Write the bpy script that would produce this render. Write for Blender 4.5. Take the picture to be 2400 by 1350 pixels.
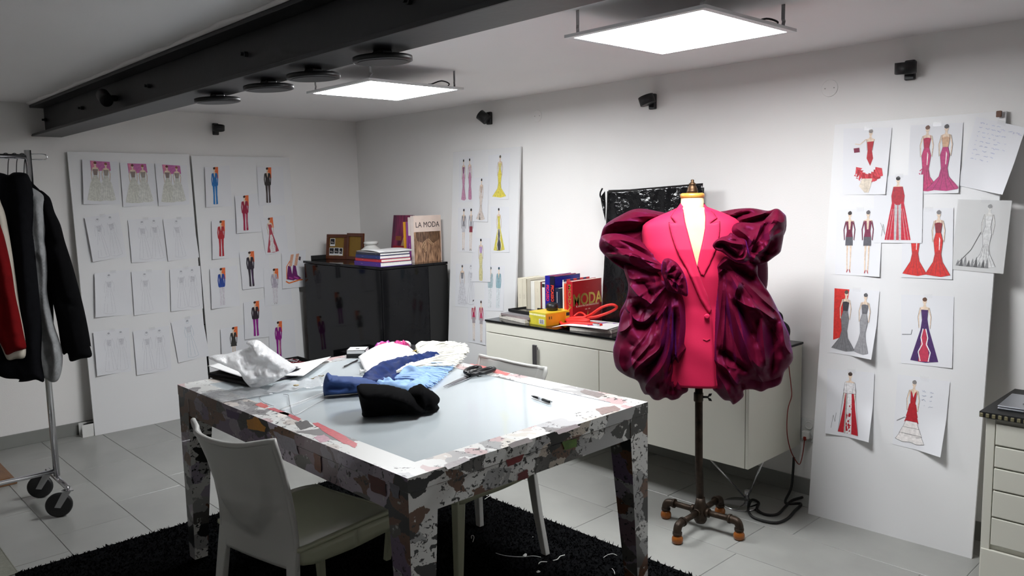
import bpy, bmesh, math, random
import numpy as np
from mathutils import Vector, Matrix
from mathutils.geometry import delaunay_2d_cdt
for o in list(bpy.data.objects): bpy.data.objects.remove(o)
S = bpy.context.scene
C = S.collection
rnd = random.Random(7)
PI = math.pi
# ---------------------------------------------------------------- camera
FL = 1845.94                      # focal length in pixels of a 2400 x 1350 frame
CAM = np.array([5.88, -3.77, 1.55])
CR = np.array([0.689368, 0.72409, -0.021581]); CU = np.array([-0.068061, 0.094399, 0.993205]); CF = np.array([-0.721207, 0.683215, -0.114358])
cd = bpy.data.cameras.new('camera'); cam = bpy.data.objects.new('camera', cd); C.objects.link(cam)
cd.sensor_width = 36; cd.lens = FL / 2400 * 36; cd.clip_start = 0.05
cam.matrix_world = Matrix(((CR[0], CU[0], -CF[0], CAM[0]), (CR[1], CU[1], -CF[1], CAM[1]), (CR[2], CU[2], -CF[2], CAM[2]), (0, 0, 0, 1)))
S.camera = cam
# ---------------------------------------------------------------- world and exposure
S.view_settings.view_transform = 'Standard'; S.view_settings.look = 'None'
S.view_settings.gamma = 1; S.view_settings.use_curve_mapping = False
S.view_settings.exposure = 0.03
wd = bpy.data.worlds.new('world'); S.world = wd; wd.use_nodes = True
wd.node_tree.nodes['Background'].inputs[0].default_value = (0.8, 0.85, 1, 1)
wd.node_tree.nodes['Background'].inputs[1].default_value = 0.0
PANEL_POWER = 43.0
# ---------------------------------------------------------------- pixel -> point helpers (image 2400 x 1350)
def ray(x, y): return CF + CR * (x - 1200) / FL - CU * (y - 675) / FL
def at_z(x, y, z): d = ray(x, y); return Vector(CAM + d * (z - CAM[2]) / d[2])
def at_x(x, y, X): d = ray(x, y); return Vector(CAM + d * (X - CAM[0]) / d[0])
def at_y(x, y, Y): d = ray(x, y); return Vector(CAM + d * (Y - CAM[1]) / d[1])
def at_pl(x, y, P, n):
    d = ray(x, y); P = np.array(P); n = np.array(n)
    return Vector(CAM + d * ((P - CAM) @ n) / (d @ n))
# ---------------------------------------------------------------- materials
MATS = {}
def lin(c):
    return tuple(((v / 12.92) if v <= 0.04045 else ((v + 0.055) / 1.055) ** 2.4) for v in c)
def hexc(h): return lin(tuple(int(h[i:i + 2], 16) / 255 for i in (0, 2, 4)))
def mat(name, col, rough=0.5, metal=0.0, spec=0.5, var=0.06, scale=8.0, bump=0.0, bscale=60.0, **kw):
    """procedural principled material: base colour with a little noise variation, optional fine bump"""
    if name in MATS: return MATS[name]
    if isinstance(col, str): col = hexc(col)
    m = bpy.data.materials.new(name); m.use_nodes = True
    nt = m.node_tree; b = nt.nodes['Principled BSDF']
    b.inputs['Roughness'].default_value = rough; b.inputs['Metallic'].default_value = metal
    b.inputs['Specular IOR Level'].default_value = spec
    for k, v in kw.items():
        k = k.replace('_', ' ')
        b.inputs[k].default_value = v
    tc = nt.nodes.new('ShaderNodeTexCoord')
    if var > 0:
        n = nt.nodes.new('ShaderNodeTexNoise'); n.inputs['Scale'].default_value = scale; n.inputs['Detail'].default_value = 4
        nt.links.new(tc.outputs['Object'], n.inputs['Vector'])
        r = nt.nodes.new('ShaderNodeValToRGB')
        r.color_ramp.elements[0].position = 0.3; r.color_ramp.elements[1].position = 0.7
        r.color_ramp.elements[0].color = (*[max(0, c * (1 - var)) for c in col], 1)
        r.color_ramp.elements[1].color = (*[min(1, c * (1 + var)) for c in col], 1)
        nt.links.new(n.outputs['Fac'], r.inputs['Fac']); nt.links.new(r.outputs['Color'], b.inputs['Base Color'])
    else: b.inputs['Base Color'].default_value = (*col, 1)
    if bump > 0:
        n2 = nt.nodes.new('ShaderNodeTexNoise'); n2.inputs['Scale'].default_value = bscale; n2.inputs['Detail'].default_value = 6
        nt.links.new(tc.outputs['Object'], n2.inputs['Vector'])
        bp = nt.nodes.new('ShaderNodeBump'); bp.inputs['Strength'].default_value = bump; bp.inputs['Distance'].default_value = 0.01
        nt.links.new(n2.outputs['Fac'], bp.inputs['Height']); nt.links.new(bp.outputs['Normal'], b.inputs['Normal'])
    MATS[name] = m; return m
def ink(col, rough=0.6):
    """flat print colour, cached by colour"""
    key = 'ink_' + (col if isinstance(col, str) else '_'.join('%.2f' % c for c in col))
    return mat(key, col, rough, var=0.16, scale=90)
def emis(name, col, st):
    m = bpy.data.materials.new(name); m.use_nodes = True
    b = m.node_tree.nodes['Principled BSDF']; b.inputs['Base Color'].default_value = (*col, 1)
    b.inputs['Emission Color'].default_value = (*col, 1); b.inputs['Emission Strength'].default_value = st
    return m
# ---------------------------------------------------------------- mesh builder
class MB:
    def __init__(s): s.v = []; s.f = []; s.m = []; s.sm = []
    def add(s, vs, fs, mi=0, smooth=False):
        o = len(s.v); s.v += [tuple(p) for p in vs]; s.f += [tuple(i + o for i in f) for f in fs]
        s.m += [mi] * len(fs); s.sm += [smooth] * len(fs); return s
    def box(s, a, b, mi=0, M=None):
        x0, y0, z0 = a; x1, y1, z1 = b
        vs = [Vector(p) for p in ((x0, y0, z0), (x1, y0, z0), (x1, y1, z0), (x0, y1, z0), (x0, y0, z1), (x1, y0, z1), (x1, y1, z1), (x0, y1, z1))]
        if M: vs = [M @ p for p in vs]
        return s.add(vs, [(0, 3, 2, 1), (4, 5, 6, 7), (0, 1, 5, 4), (1, 2, 6, 5), (2, 3, 7, 6), (3, 0, 4, 7)], mi)
    def cbox(s, a, b, c=0.004, mi=0, M=None):
        """box with chamfered edges"""
        x0, y0, z0 = a; x1, y1, z1 = b; vs = []
        for zz, k in ((z0, c), (z0 + c, 0), (z1 - c, 0), (z1, c)):
            q = max(k, 0)
            for (sx, sy, dx, dy) in ((x0, y0, 1, 1), (x1, y0, -1, 1), (x1, y1, -1, -1), (x0, y1, 1, -1)):
                p1 = (sx + dx * (q + (0 if 0 else 0)), sy + dy * (q + c)); p2 = (sx + dx * (q + c), sy + dy * q)
                order = (p1, p2) if (dx, dy) in ((1, 1), (-1, -1)) else (p2, p1)
                for p in order: vs.append(Vector((p[0], p[1], zz)))
        if M: vs = [M @ p for p in vs]
        fs = [tuple(range(7, -1, -1)), tuple(range(24, 32))]
        for r in range(3):
            for i in range(8): fs.append((r * 8 + i, r * 8 + (i + 1) % 8, r * 8 + 8 + (i + 1) % 8, r * 8 + 8 + i))
        return s.add(vs, fs, mi)
    def tube(s, pts, r, n=10, mi=0, cap=True, closed=False):
        pts = [Vector(p) for p in pts]; k = len(pts)
        rs = r if isinstance(r, (list, tuple)) else [r] * k
        rings = []; up = None
        for i, p in enumerate(pts):
            a = pts[(i - 1) % k] if (i > 0 or closed) else p; b = pts[(i + 1) % k] if (i < k - 1 or closed) else p
            t = (b - a).normalized()
            if up is None: up = t.orthogonal().normalized()
            else:
                up = up - t * up.dot(t)
                up = up.normalized() if up.length > 1e-6 else t.orthogonal().normalized()
            sd = t.cross(up)
            rings.append([p + (up * math.cos(2 * PI * j / n) + sd * math.sin(2 * PI * j / n)) * rs[i] for j in range(n)])
        vs = [q for rg in rings for q in rg]; fs = []
        for i in range(k if closed else k - 1):
            a = i * n; b = ((i + 1) % k) * n
            for j in range(n): fs.append((a + j, a + (j + 1) % n, b + (j + 1) % n, b + j))
        s.add(vs, fs, mi, True)
        if cap and not closed:
            o = len(s.v) - len(vs)
            s.f += [tuple(o + j for j in range(n - 1, -1, -1)), tuple(o + (k - 1) * n + j for j in range(n))]; s.m += [mi] * 2; s.sm += [False] * 2
        return s
    def lathe(s, prof, n=24, M=None, mi=0, smooth=True):
        """profile list of (r, z) revolved about local z"""
        vs = []; fs = []
        for r, z in prof:
            for j in range(n):
                p = Vector((r * math.cos(2 * PI * j / n), r * math.sin(2 * PI * j / n), z)); vs.append(M @ p if M else p)
        for i in range(len(prof) - 1):
            for j in range(n): fs.append((i * n + j, i * n + (j + 1) % n, (i + 1) * n + (j + 1) % n, (i + 1) * n + j))
        fs2 = [tuple(range(n - 1, -1, -1)), tuple((len(prof) - 1) * n + j for j in range(n))]
        s.add(vs, fs, mi, smooth)
        o = len(s.v) - len(vs); s.f += [tuple(i + o for i in f) for f in fs2]; s.m += [mi] * 2; s.sm += [False] * 2
        return s
    def prism(s, poly, z0, z1, M=None, mi=0):
        n = len(poly); vs = [Vector((x, y, z0)) for x, y in poly] + [Vector((x, y, z1)) for x, y in poly]
        if M: vs = [M @ p for p in vs]
        fs = [tuple(range(n - 1, -1, -1)), tuple(range(n, 2 * n))] + [(i, (i + 1) % n, n + (i + 1) % n, n + i) for i in range(n)]
        return s.add(vs, fs, mi)
    def grid(s, fn, nu, nv, mi=0, smooth=True, thick=None):
        """fn(u, v) -> point on 0..1 x 0..1"""
        vs = [fn(i / nu, j / nv) for j in range(nv + 1) for i in range(nu + 1)]
        fs = [(j * (nu + 1) + i, j * (nu + 1) + i + 1, (j + 1) * (nu + 1) + i + 1, (j + 1) * (nu + 1) + i) for j in range(nv) for i in range(nu)]
        return s.add(vs, fs, mi, smooth)
    def build(s, name, mats, parent=None, loc=None, rot=None, bevel=0, solid=0, sub=0, origin=None):
        me = bpy.data.meshes.new(name)
        vs = s.v
        if origin is not None: vs = [(p[0] - origin[0], p[1] - origin[1], p[2] - origin[2]) for p in vs]
        me.from_pydata(vs, [], s.f)
        if not isinstance(mats, (list, tuple)): mats = [mats]
        for m in mats: me.materials.append(m)
        me.polygons.foreach_set('material_index', s.m); me.polygons.foreach_set('use_smooth', s.sm)
        me.update()
        o = bpy.data.objects.new(name, me); C.objects.link(o)
        if parent: o.parent = parent
        if loc is not None: o.location = loc
        elif origin is not None: o.location = origin
        if rot is not None: o.rotation_euler = rot
        if solid: md = o.modifiers.new('solid', 'SOLIDIFY'); md.thickness = solid; md.offset = 0
        if bevel: md = o.modifiers.new('bevel', 'BEVEL'); md.width = bevel; md.segments = 2; md.limit_method = 'ANGLE'
        if sub: md = o.modifiers.new('sub', 'SUBSURF'); md.levels = sub; md.render_levels = sub
        return o
def tag(o, label, cat, group=None, kind=None):
    if label: o['label'] = label
    if cat: o['category'] = cat
    if group: o['group'] = group
    if kind: o['kind'] = kind
    return o
def struct(o): o['kind'] = 'structure'; return o
def thing(name, label, cat, loc=(0, 0, 0), rotz=0, group=None):
    o = bpy.data.objects.new(name, None); C.objects.link(o); o.empty_display_size = 0.05
    o.location = loc; o.rotation_euler = (0, 0, rotz)
    return tag(o, label, cat, group)
def text(body, size, name, material, parent, M, align='CENTER', ext=0.0003, font_scale=(1, 1), bold=0.0):
    """lettering as a thin mesh; M places its local x/y plane"""
    cu = bpy.data.curves.new(name, 'FONT'); cu.body = body; cu.size = size; cu.align_x = align; cu.align_y = 'CENTER'; cu.extrude = ext; cu.offset = bold
    cu.resolution_u = 3
    t = bpy.data.objects.new(name, cu)
    C.objects.link(t)
    dg = bpy.context.evaluated_depsgraph_get(); me = bpy.data.meshes.new_from_object(t.evaluated_get(dg))
    bpy.data.objects.remove(t)
    me.transform(M @ Matrix.Diagonal((font_scale[0], font_scale[1], 1, 1)))
    me.materials.clear(); me.materials.append(material)
    o = bpy.data.objects.new(name, me); C.objects.link(o); o.parent = parent
    return o
def frame(o, x, y, z=None):
    """matrix from origin and x / y axes"""
    x = Vector(x).normalized(); y = Vector(y); y = (y - x * y.dot(x)).normalized(); z = x.cross(y)
    return Matrix(((x[0], y[0], z[0], o[0]), (x[1], y[1], z[1], o[1]), (x[2], y[2], z[2], o[2]), (0, 0, 0, 1)))
def axisM(a, b):
    """matrix whose z axis runs from a towards b"""
    a = Vector(a); d = (Vector(b) - a).normalized()
    return Matrix.Translation(a) @ d.to_track_quat('Z', 'Y').to_matrix().to_4x4()
def smooth_path(pts, k=8, closed=False):
    """Catmull-Rom through the points"""
    P = [Vector(p) for p in pts]; n = len(P); out = []
    rng = n if closed else n - 1
    for i in range(rng):
        p0 = P[(i - 1) % n] if (i > 0 or closed) else P[i]; p1 = P[i]; p2 = P[(i + 1) % n]; p3 = P[(i + 2) % n] if (i + 2 < n or closed) else p2
        for j in range(k):
            t = j / k
            out.append(0.5 * ((2 * p1) + (p2 - p0) * t + (2 * p0 - 5 * p1 + 4 * p2 - p3) * t * t + (3 * p1 - p0 - 3 * p2 + p3) * t ** 3))
    if not closed: out.append(P[-1])
    return out
# ================================================================ THE ROOM
RX, RY, RZ = 7.6, -5.6, 2.22    # room: x 0..RX, y RY..0, ceiling height RZ
PX, PY = 7.6, -5.6                # floor laid tile by tile as far as this
M_wall = mat('wall_paint', (0.88, 0.865, 0.85), 0.75, var=0.02, scale=1.5, bump=0.06, bscale=140)
M_ceil = mat('ceiling_paint', (0.885, 0.865, 0.865), 0.8, var=0.02, scale=1.2, bump=0.05, bscale=120)
M_grout = mat('grout', (0.36, 0.36, 0.35), 0.85, var=0.1, scale=30)
M_tile = mat('floor_tile', (0.31, 0.312, 0.295), 0.34, var=0.10, scale=3.0, bump=0.03, bscale=25)
M_base = mat('baseboard_tile', (0.24, 0.245, 0.23), 0.42, var=0.10, scale=3.0, bump=0.03, bscale=25)
struct(MB().box((-.12, RY - .12, -.12), (RX + .12, .12, -.003)).build('floor', M_grout)); floor = bpy.data.objects['floor']
struct(MB().box((-.12, RY - .12, RZ), (RX + .12, .12, RZ + .12)).build('ceiling', M_ceil))
struct(MB().box((-.12, RY - .12, -.003), (0, .12, RZ)).build('wall_left', M_wall))
struct(MB().box((0, 0, -.003), (RX + .12, .12, RZ)).build('wall_right', M_wall))
struct(MB().box((0, RY - .12, -.003), (RX + .12, RY, RZ)).build('wall_rear', M_wall))
struct(MB().box((RX, RY, -.003), (RX + .12, 0, RZ)).build('wall_side', M_wall))
# floor tiles in running rows along the right wall
TW, TL, G = 0.3415, 0.683, 0.0035
tile_me = MB().cbox((0, 0, -.006), (TL - G, TW - G, 0), .0012).build('tile', M_tile)
tile_mesh = tile_me.data; bpy.data.objects.remove(tile_me)
row0 = -0.162; k = -1
offs = {0: 4.256, 1: 4.12}
while True:
    y1 = row0 - k * TW                    # upper (far) edge of the row
    y0 = y1 - TW; 
    if y1 <= PY: break
    if k == -1: y1, y0 = 0.0, row0
    y0c = max(y0, PY)
    ox = offs.get(k, 4.256 + rnd.choice([.0, .136, .25, .34, .48, .6]))
    x = ox - math.ceil(ox / TL) * TL
    while x < PX:
        xa, xb = max(x, 0), min(x + TL, PX)
        if xb - xa > .03:
            t = bpy.data.objects.new('tile', tile_mesh); C.objects.link(t); t.parent = floor
            t.location = (xa, y0c, 0); t.scale = ((xb - xa) / TL, (y1 - y0c) / TW, 1)
        x += TL
    k += 1
# tiled baseboards, each strip cut from the floor tile
def baseboard(name, horizontal, L, place):
    b = struct(MB().box(*place(0, L, .006, .083)).build(name, M_grout))
    x = .1 if horizontal else .16
    xs = [0.0]
    while x < L: xs.append(x); x += TL
    xs.append(L)
    for a, c in zip(xs, xs[1:]):
        if c - a > .02: MB().cbox(*place(a + .0015, c - .0015, .011, .085), c=.0015).build('tile', M_base, b)
baseboard('baseboard_right', True, RX, lambda a, b, d, h: ((a, -d, 0), (b, 0, h)))
baseboard('baseboard_left', False, -RY - .012, lambda a, b, d, h: ((0, -b - .012, 0), (d, -a - .012, h)))

# steel ceiling beam
M_steel = mat('painted_steel', (0.022, 0.022, 0.025), 0.45, var=0.12, scale=5, bump=0.05, bscale=40)
M_blk = mat('black_metal', (0.006, 0.006, 0.007), 0.42, var=0.1)
M_lens = mat('lamp_lens', (0.55, 0.56, 0.58), 0.2, var=0.02)
BY = -2.359
beam = thing('ceiling_beam', 'dark grey steel beam running across under the ceiling', 'beam', (0, BY, 2.0))
def bpart(name, a, b): return MB().box(a, b).build(name, M_steel, beam, bevel=.002)
bpart('lower_flange', (0.0, -.087, .008), (RX, .087, .024))
bpart('upper_flange', (0.0, -.087, .190), (RX, .087, .207))
bpart('web', (0.0, -.007, .024), (RX, .007, .190))
MB().box((0.0, -.0895, .0085), (RX, -.087, .0165)).build('edge_strip', M_steel, beam)
for bx in (.06, .851, 1.926, 2.959, 4.004, 5.05):
    MB().lathe([(.011, 0), (.011, .014), (.007, .016), (.007, .028)], 6, axisM((bx, -.007, .112), (bx, -1, .112)), smooth=False).build('bolt', M_steel, beam)
# rough plaster seam between beam and ceiling
pm = MB()
def plaster(u, v):
    x = u * RX; w = .006 * math.sin(x * 7) + .005 * math.sin(x * 17 + 1) + .003 * math.sin(x * 41)
    return (x, BY - .089 - .012 * v - w * v, 2.2065 + .0135 * v)
pm.grid(plaster, 160, 2)
struct(pm.build('trim_1', M_ceil, solid=.004))

# spotlights hanging under the beam
for i, (px, py, lab) in enumerate(((510, 238, 'flat black disc spotlight under the beam, farthest from the ceiling panels'), (630, 205, 'flat black disc spotlight under the beam, second from the beam end'),
                                   (735, 178, 'flat black disc spotlight under the beam, third from the beam end'), (897, 140, 'flat black disc spotlight under the beam, nearest the camera'))):
    p = at_y(px, py, BY + .03)
    sp = thing('disc_spotlight', lab, 'spotlight', (p.x, BY + .03, 2.008), 0, 'disc spotlights under the beam')
    MB().cbox((-.028, -.02, -.018), (.028, .02, 0), .003).build('mount', M_blk, sp)
    Md = Matrix.Translation((0, 0, -.026)) @ Matrix.Rotation(.05, 4, 'X')
    MB().lathe([(.086, -.009), (.092, -.007), (.092, .007), (.086, .009)], 40, Md).build('housing', M_blk, sp)
    MB().lathe([(.078, -.0105), (.078, -.0092)], 40, Md).build('lens', M_steel, sp)
# spotlight on the web of the beam
p = at_y(267, 230, BY - .02)
sp = thing('cylinder_spotlight', 'small black cylinder spotlight clamped to the web of the beam', 'spotlight', (p.x, BY - .007, 2.105))
MB().lathe([(.03, -.05), (.033, -.046), (.033, .046), (.03, .05)], 24, axisM((.0, -.058, .0), (.62, -.12, -.28))).build('head', M_blk, sp)
MB().cbox((-.015, -.03, -.015), (.015, 0, .015), .003).build('mount', M_blk, sp)
# wall spotlights: flat mount with a short drum head
def wall_spot(lab, base, normal, tilt, drum=.055, r=.044):
    sp = thing('wall_spotlight', lab, 'spotlight', base, math.atan2(normal[1], normal[0]) , 'black wall spotlights')
    MB().cbox((0, -.021, -.043), (.024, .021, .043), .003).build('mount', M_blk, sp)
    d = Vector(tilt).normalized(); c0 = Vector((.024, 0, .004)) + Vector((.042, 0, 0))
    Mt = axisM(c0 - d * drum * .5, c0 + d)
    MB().lathe([(r * .9, 0), (r, .003), (r, drum), (r * .88, drum), (r * .84, drum - .012)], 32, Mt).build('head', M_blk, sp)
    MB().lathe([(r * .82, drum - .014), (r * .82, drum - .0125)], 32, Mt).build('lens', M_lens, sp)
wall_spot('black wall spotlight above the two sketch boards on the left wall', (0, -1.235, 2.105), (1, 0), (.3, -.1, 1), .04)
wall_spot('black wall spotlight tilted sideways above the sketch board beside the black cabinet', (1.72, 0, 2.102), (0, -1), (.35, -.75, .65), .07, .036)
wall_spot('black wall spotlight on the bare wall above the dress form', (3.115, 0, 2.076), (0, -1), (.12, -.3, 1), .05)
wall_spot('black wall spotlight above the sketch board beside the drawer unit', (4.512, 0, 2.072), (0, -1), (.15, .05, 1), .05)
# round blanking covers painted over
for x, z, lab in ((2.181, 2.078, 'round blanking plate painted into the wall near the black cabinet'), (4.144, 2.036, 'round blanking plate painted into the wall beside the right sketch board')):
    t = thing('cover_plate', lab, 'cover plate', (x, 0, z), 0, 'round blanking plates')
    MB().lathe([(.04, 0), (.04, .0025), (.038, .004)], 36, axisM((0, 0, 0), (0, -1, 0))).build('disc', M_wall, t)
    for s in (-.022, .022): MB().lathe([(.003, 0), (.003, .0048)], 8, axisM((s, 0, 0), (s, -1, 0))).build('screw', M_grout, t)

# hanging LED panels
M_pframe = mat('panel_frame', (0.75, 0.75, 0.76), 0.4, var=0.02)
M_zinc = mat('zinc_strip', (0.42, 0.42, 0.43), 0.35, 0.8, var=0.1)
M_led = emis('led_diffuser', (0.965, 0.985, 1.0), PANEL_POWER)
for (x0, y0, lab) in ((3.878, -1.585, 'large square LED ceiling panel above the dress form'), (2.03, -1.60, 'large square LED ceiling panel above the far end of the table')):
    p = thing('led_panel', lab, 'ceiling light', (x0 + .297, y0 + .298, 2.122), 0, 'square LED panels hanging below the ceiling')
    fr = MB()
    for a, b in (((-.297, -.297, 0), (.297, -.272, .011)), ((-.297, .272, 0), (.297, .297, .011)), ((-.297, -.272, 0), (-.272, .272, .011)), ((.272, -.272, 0), (.297, .272, .011))): fr.box(a, b)
    fr.build('frame', M_pframe, p)
    MB().box((-.272, -.272, .001), (.272, .272, .006)).build('diffuser', M_led, p)
    MB().box((-.28, -.28, .0065), (.28, .28, .0125)).build('back_plate', M_pframe, p)
    for sx in (-1, 1):
        for sy in (-1, 1):
            q = [(sx * .262, sy * .262, .011), (sx * .262, sy * .262, .026), (sx * .268, sy * .256, .036), (sx * .262, sy * .262, .046), (sx * .262, sy * .262, RZ - 2.122)]
            st = MB()
            for a, b in zip(q, q[1:]):
                st.add([(a[0] - .007, a[1], a[2]), (a[0] + .007, a[1], a[2]), (b[0] + .007, b[1], b[2]), (b[0] - .007, b[1], b[2])], [(0, 1, 2, 3)])
            st.build('hanger', M_zinc, p, solid=.0016)
    MB().tube(smooth_path([(.25, .1, .018), (.2, .16, .03), (.23, .2, .045), (.262, .225, .03), (.23, .24, .018)], 5), .0035, 6).build('cable', M_blk, p)
# ================================================================ TABLE, RUG, CHAIRS
def collage(name, pal, pal2, dens=.42, mark=.56, tint=1.0, seed=0.0, sx=5.5, sy=8.0):
    """torn magazine clippings pasted over each other, printed in a UV map measured in metres"""
    m = bpy.data.materials.new(name); m.use_nodes = True; nt = m.node_tree; L = nt.links; N = nt.nodes.new
    b = nt.nodes['Principled BSDF']; b.inputs['Roughness'].default_value = .32; b.inputs['Coat Weight'].default_value = .25
    uv = N('ShaderNodeUVMap'); uv.uv_map = 'UVMap'
    nz = N('ShaderNodeTexNoise'); nz.inputs['Scale'].default_value = 26; nz.inputs['Detail'].default_value = 6; nz.inputs['Roughness'].default_value = .7; L.new(uv.outputs[0], nz.inputs['Vector'])
    sub = N('ShaderNodeVectorMath'); sub.operation = 'SUBTRACT'; sub.inputs[1].default_value = (.5, .5, .5); L.new(nz.outputs['Color'], sub.inputs[0])
    sc = N('ShaderNodeVectorMath'); sc.operation = 'SCALE'; sc.inputs['Scale'].default_value = .035; L.new(sub.outputs[0], sc.inputs[0])
    ad = N('ShaderNodeVectorMath'); ad.operation = 'ADD'; L.new(uv.outputs[0], ad.inputs[0]); L.new(sc.outputs[0], ad.inputs[1])
    def layer(scale, off, metric='CHEBYCHEV'):
        mp = N('ShaderNodeMapping'); mp.inputs['Location'].default_value = (off + seed, off * .7 - seed, 0); mp.inputs['Rotation'].default_value = (0, 0, off * .2); mp.inputs['Scale'].default_value = scale
        L.new(ad.outputs[0], mp.inputs[0]); v = N('ShaderNodeTexVoronoi'); v.voronoi_dimensions = '2D'; v.distance = metric; v.inputs['Scale'].default_value = 1; L.new(mp.outputs[0], v.inputs['Vector'])
        s = N('ShaderNodeSeparateColor'); L.new(v.outputs['Color'], s.inputs[0]); return s
    def ramp(src, cols):
        r = N('ShaderNodeValToRGB'); r.color_ramp.interpolation = 'CONSTANT'; e = r.color_ramp.elements
        n = len(cols)
        for i, c in enumerate(cols):
            if i < 2: el = e[i]; el.position = i / n
            else: el = e.new(i / n)
            el.color = (*c, 1)
        L.new(src, r.inputs[0]); return r
    def mix(f, a, c):
        x = N('ShaderNodeMix'); x.data_type = 'RGBA'
        if hasattr(f, 'node'): L.new(f, x.inputs['Factor'])
        else: x.inputs['Factor'].default_value = f
        L.new(a, x.inputs['A']); 
        if hasattr(c, 'node'): L.new(c, x.inputs['B'])
        else: x.inputs['B'].default_value = (*c, 1)
        return x.outputs['Result']
    def gt(src, t):
        x = N('ShaderNodeMath'); x.operation = 'GREATER_THAN'; x.inputs[1].default_value = t; L.new(src, x.inputs[0]); return x.outputs[0]
    s1 = layer((sx, sy, 1), 1.3); c1 = ramp(s1.outputs[0], pal)
    s2 = layer((sx * .7, sy * .8, 1), 5.1, 'MANHATTAN'); c2 = ramp(s2.outputs[1], pal2)
    col = mix(gt(s2.outputs[0], 1 - dens), c1.outputs[0], c2.outputs[0])
    s3 = layer((sx * 2.2, sy * 2.4, 1), 9.7); c3 = ramp(s3.outputs[2], pal)
    col = mix(gt(s3.outputs[0], .52), col, c3.outputs[0])
    # print: blotchy photographs inside the clippings
    n3 = N('ShaderNodeTexNoise'); n3.inputs['Scale'].default_value = 52; n3.inputs['Detail'].default_value = 8; n3.inputs['Roughness'].default_value = .65; n3.inputs['Distortion'].default_value = .6
    L.new(uv.outputs[0], n3.inputs['Vector'])
    mk = gt(n3.outputs['Fac'], mark)
    mm = N('ShaderNodeMath'); mm.operation = 'MULTIPLY'; L.new(mk, mm.inputs[0]); L.new(gt(s1.outputs[1], .35), mm.inputs[1])
    col = mix(mm.outputs[0], col, (.012, .012, .012))
    # torn white paper backing along ragged patches
    n4 = N('ShaderNodeTexNoise'); n4.inputs['Scale'].default_value = 13; n4.inputs['Detail'].default_value = 9; n4.inputs['Roughness'].default_value = .72
    mp4 = N('ShaderNodeMapping'); mp4.inputs['Location'].default_value = (3.1 + seed, 8.2, 0); L.new(uv.outputs[0], mp4.inputs[0]); L.new(mp4.outputs[0], n4.inputs['Vector'])
    col = mix(gt(n4.outputs['Fac'], .615), col, (.62 * tint, .62 * tint, .6 * tint))
    L.new(col, b.inputs['Base Color'])
    return m
W_, G_, D_, K_ = (.66, .66, .64), (.33, .33, .33), (.09, .085, .08), (.012, .012, .013)
BE, RD, OR, PU, GN, BR, LI, PK = (.5, .44, .37), (.42, .02, .025), (.55, .22, .01), (.1, .03, .17), (.1, .2, .02), (.12, .055, .03), (.36, .32, .4), (.55, .3, .33)
M_colL = collage('collage_apron', [W_, K_, G_, W_, D_, W_, BR, G_], [W_, BE, D_, W_, BR, K_, G_, LI], .5, .565, seed=2.0)
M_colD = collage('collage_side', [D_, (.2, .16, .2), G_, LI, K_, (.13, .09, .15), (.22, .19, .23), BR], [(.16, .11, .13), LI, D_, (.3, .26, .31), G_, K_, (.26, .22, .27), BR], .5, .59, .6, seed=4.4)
M_colT = collage('collage_top', [W_, W_, (.34, .33, .33), W_, (.55, .5, .46), W_, (.45, .45, .46), (.2, .19, .19), W_, (.5, .36, .36)], [W_, (.45, .44, .43), W_, (.5, .42, .4), W_, (.6, .57, .52), W_, G_], .35, .585, 1.1, seed=7.3)
TX0, TX1, TY0, TY1, TZ = 2.512, 4.16, -2.551, -1.463, .79
table = thing('work_table', 'large square table covered in torn magazine collage with white glass top', 'table', ((TX0 + TX1) / 2, (TY0 + TY1) / 2, 0))
TO = Vector(((TX0 + TX1) / 2, (TY0 + TY1) / 2, 0))
def uvbox(me):
    """UVs in metres, each face unwrapped along its main axis, vertical faces from world heights"""
    uvl = me.uv_layers.new(name='UVMap')
    for p in me.polygons:
        n = p.normal; a = max(range(3), key=lambda i: abs(n[i]))
        for li in p.loop_indices:
            q = me.vertices[me.loops[li].vertex_index].co
            uvl.data[li].uv = ((q.y + 3.3, q.z) if a == 0 else (q.x + .9, q.z + 2.3) if a == 1 else (q.x + 1.7, q.y + 5.2))
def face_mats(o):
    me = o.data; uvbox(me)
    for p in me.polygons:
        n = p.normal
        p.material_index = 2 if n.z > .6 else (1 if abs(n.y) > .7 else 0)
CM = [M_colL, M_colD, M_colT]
hx, hy = (TX1 - TX0) / 2, (TY1 - TY0) / 2
def tpart(name, mb):
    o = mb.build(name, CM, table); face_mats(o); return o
B_ = .096
tpart('top_rail', MB().box((-hx, -hy, TZ - .043), (hx, -hy + B_, TZ)))
tpart('top_rail', MB().box((-hx, hy - B_, TZ - .043), (hx, hy, TZ)))
tpart('top_rail', MB().box((-hx, -hy + B_, TZ - .043), (-hx + B_, hy - B_, TZ)))
tpart('top_rail', MB().box((hx - B_, -hy + B_, TZ - .043), (hx, hy - B_, TZ)))
AZ = .672
tpart('apron', MB().box((-hx + .004, -hy + .003, AZ), (hx - .004, -hy + .03, TZ - .046)))
tpart('apron', MB().box((-hx + .004, hy - .03, AZ), (hx - .004, hy - .003, TZ - .046)))
tpart('apron', MB().box((-hx + .003, -hy + .03, AZ), (-hx + .03, hy - .03, TZ - .046)))
tpart('apron', MB().box((hx - .03, -hy + .03, AZ), (hx - .003, hy - .03, TZ - .046)))
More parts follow.
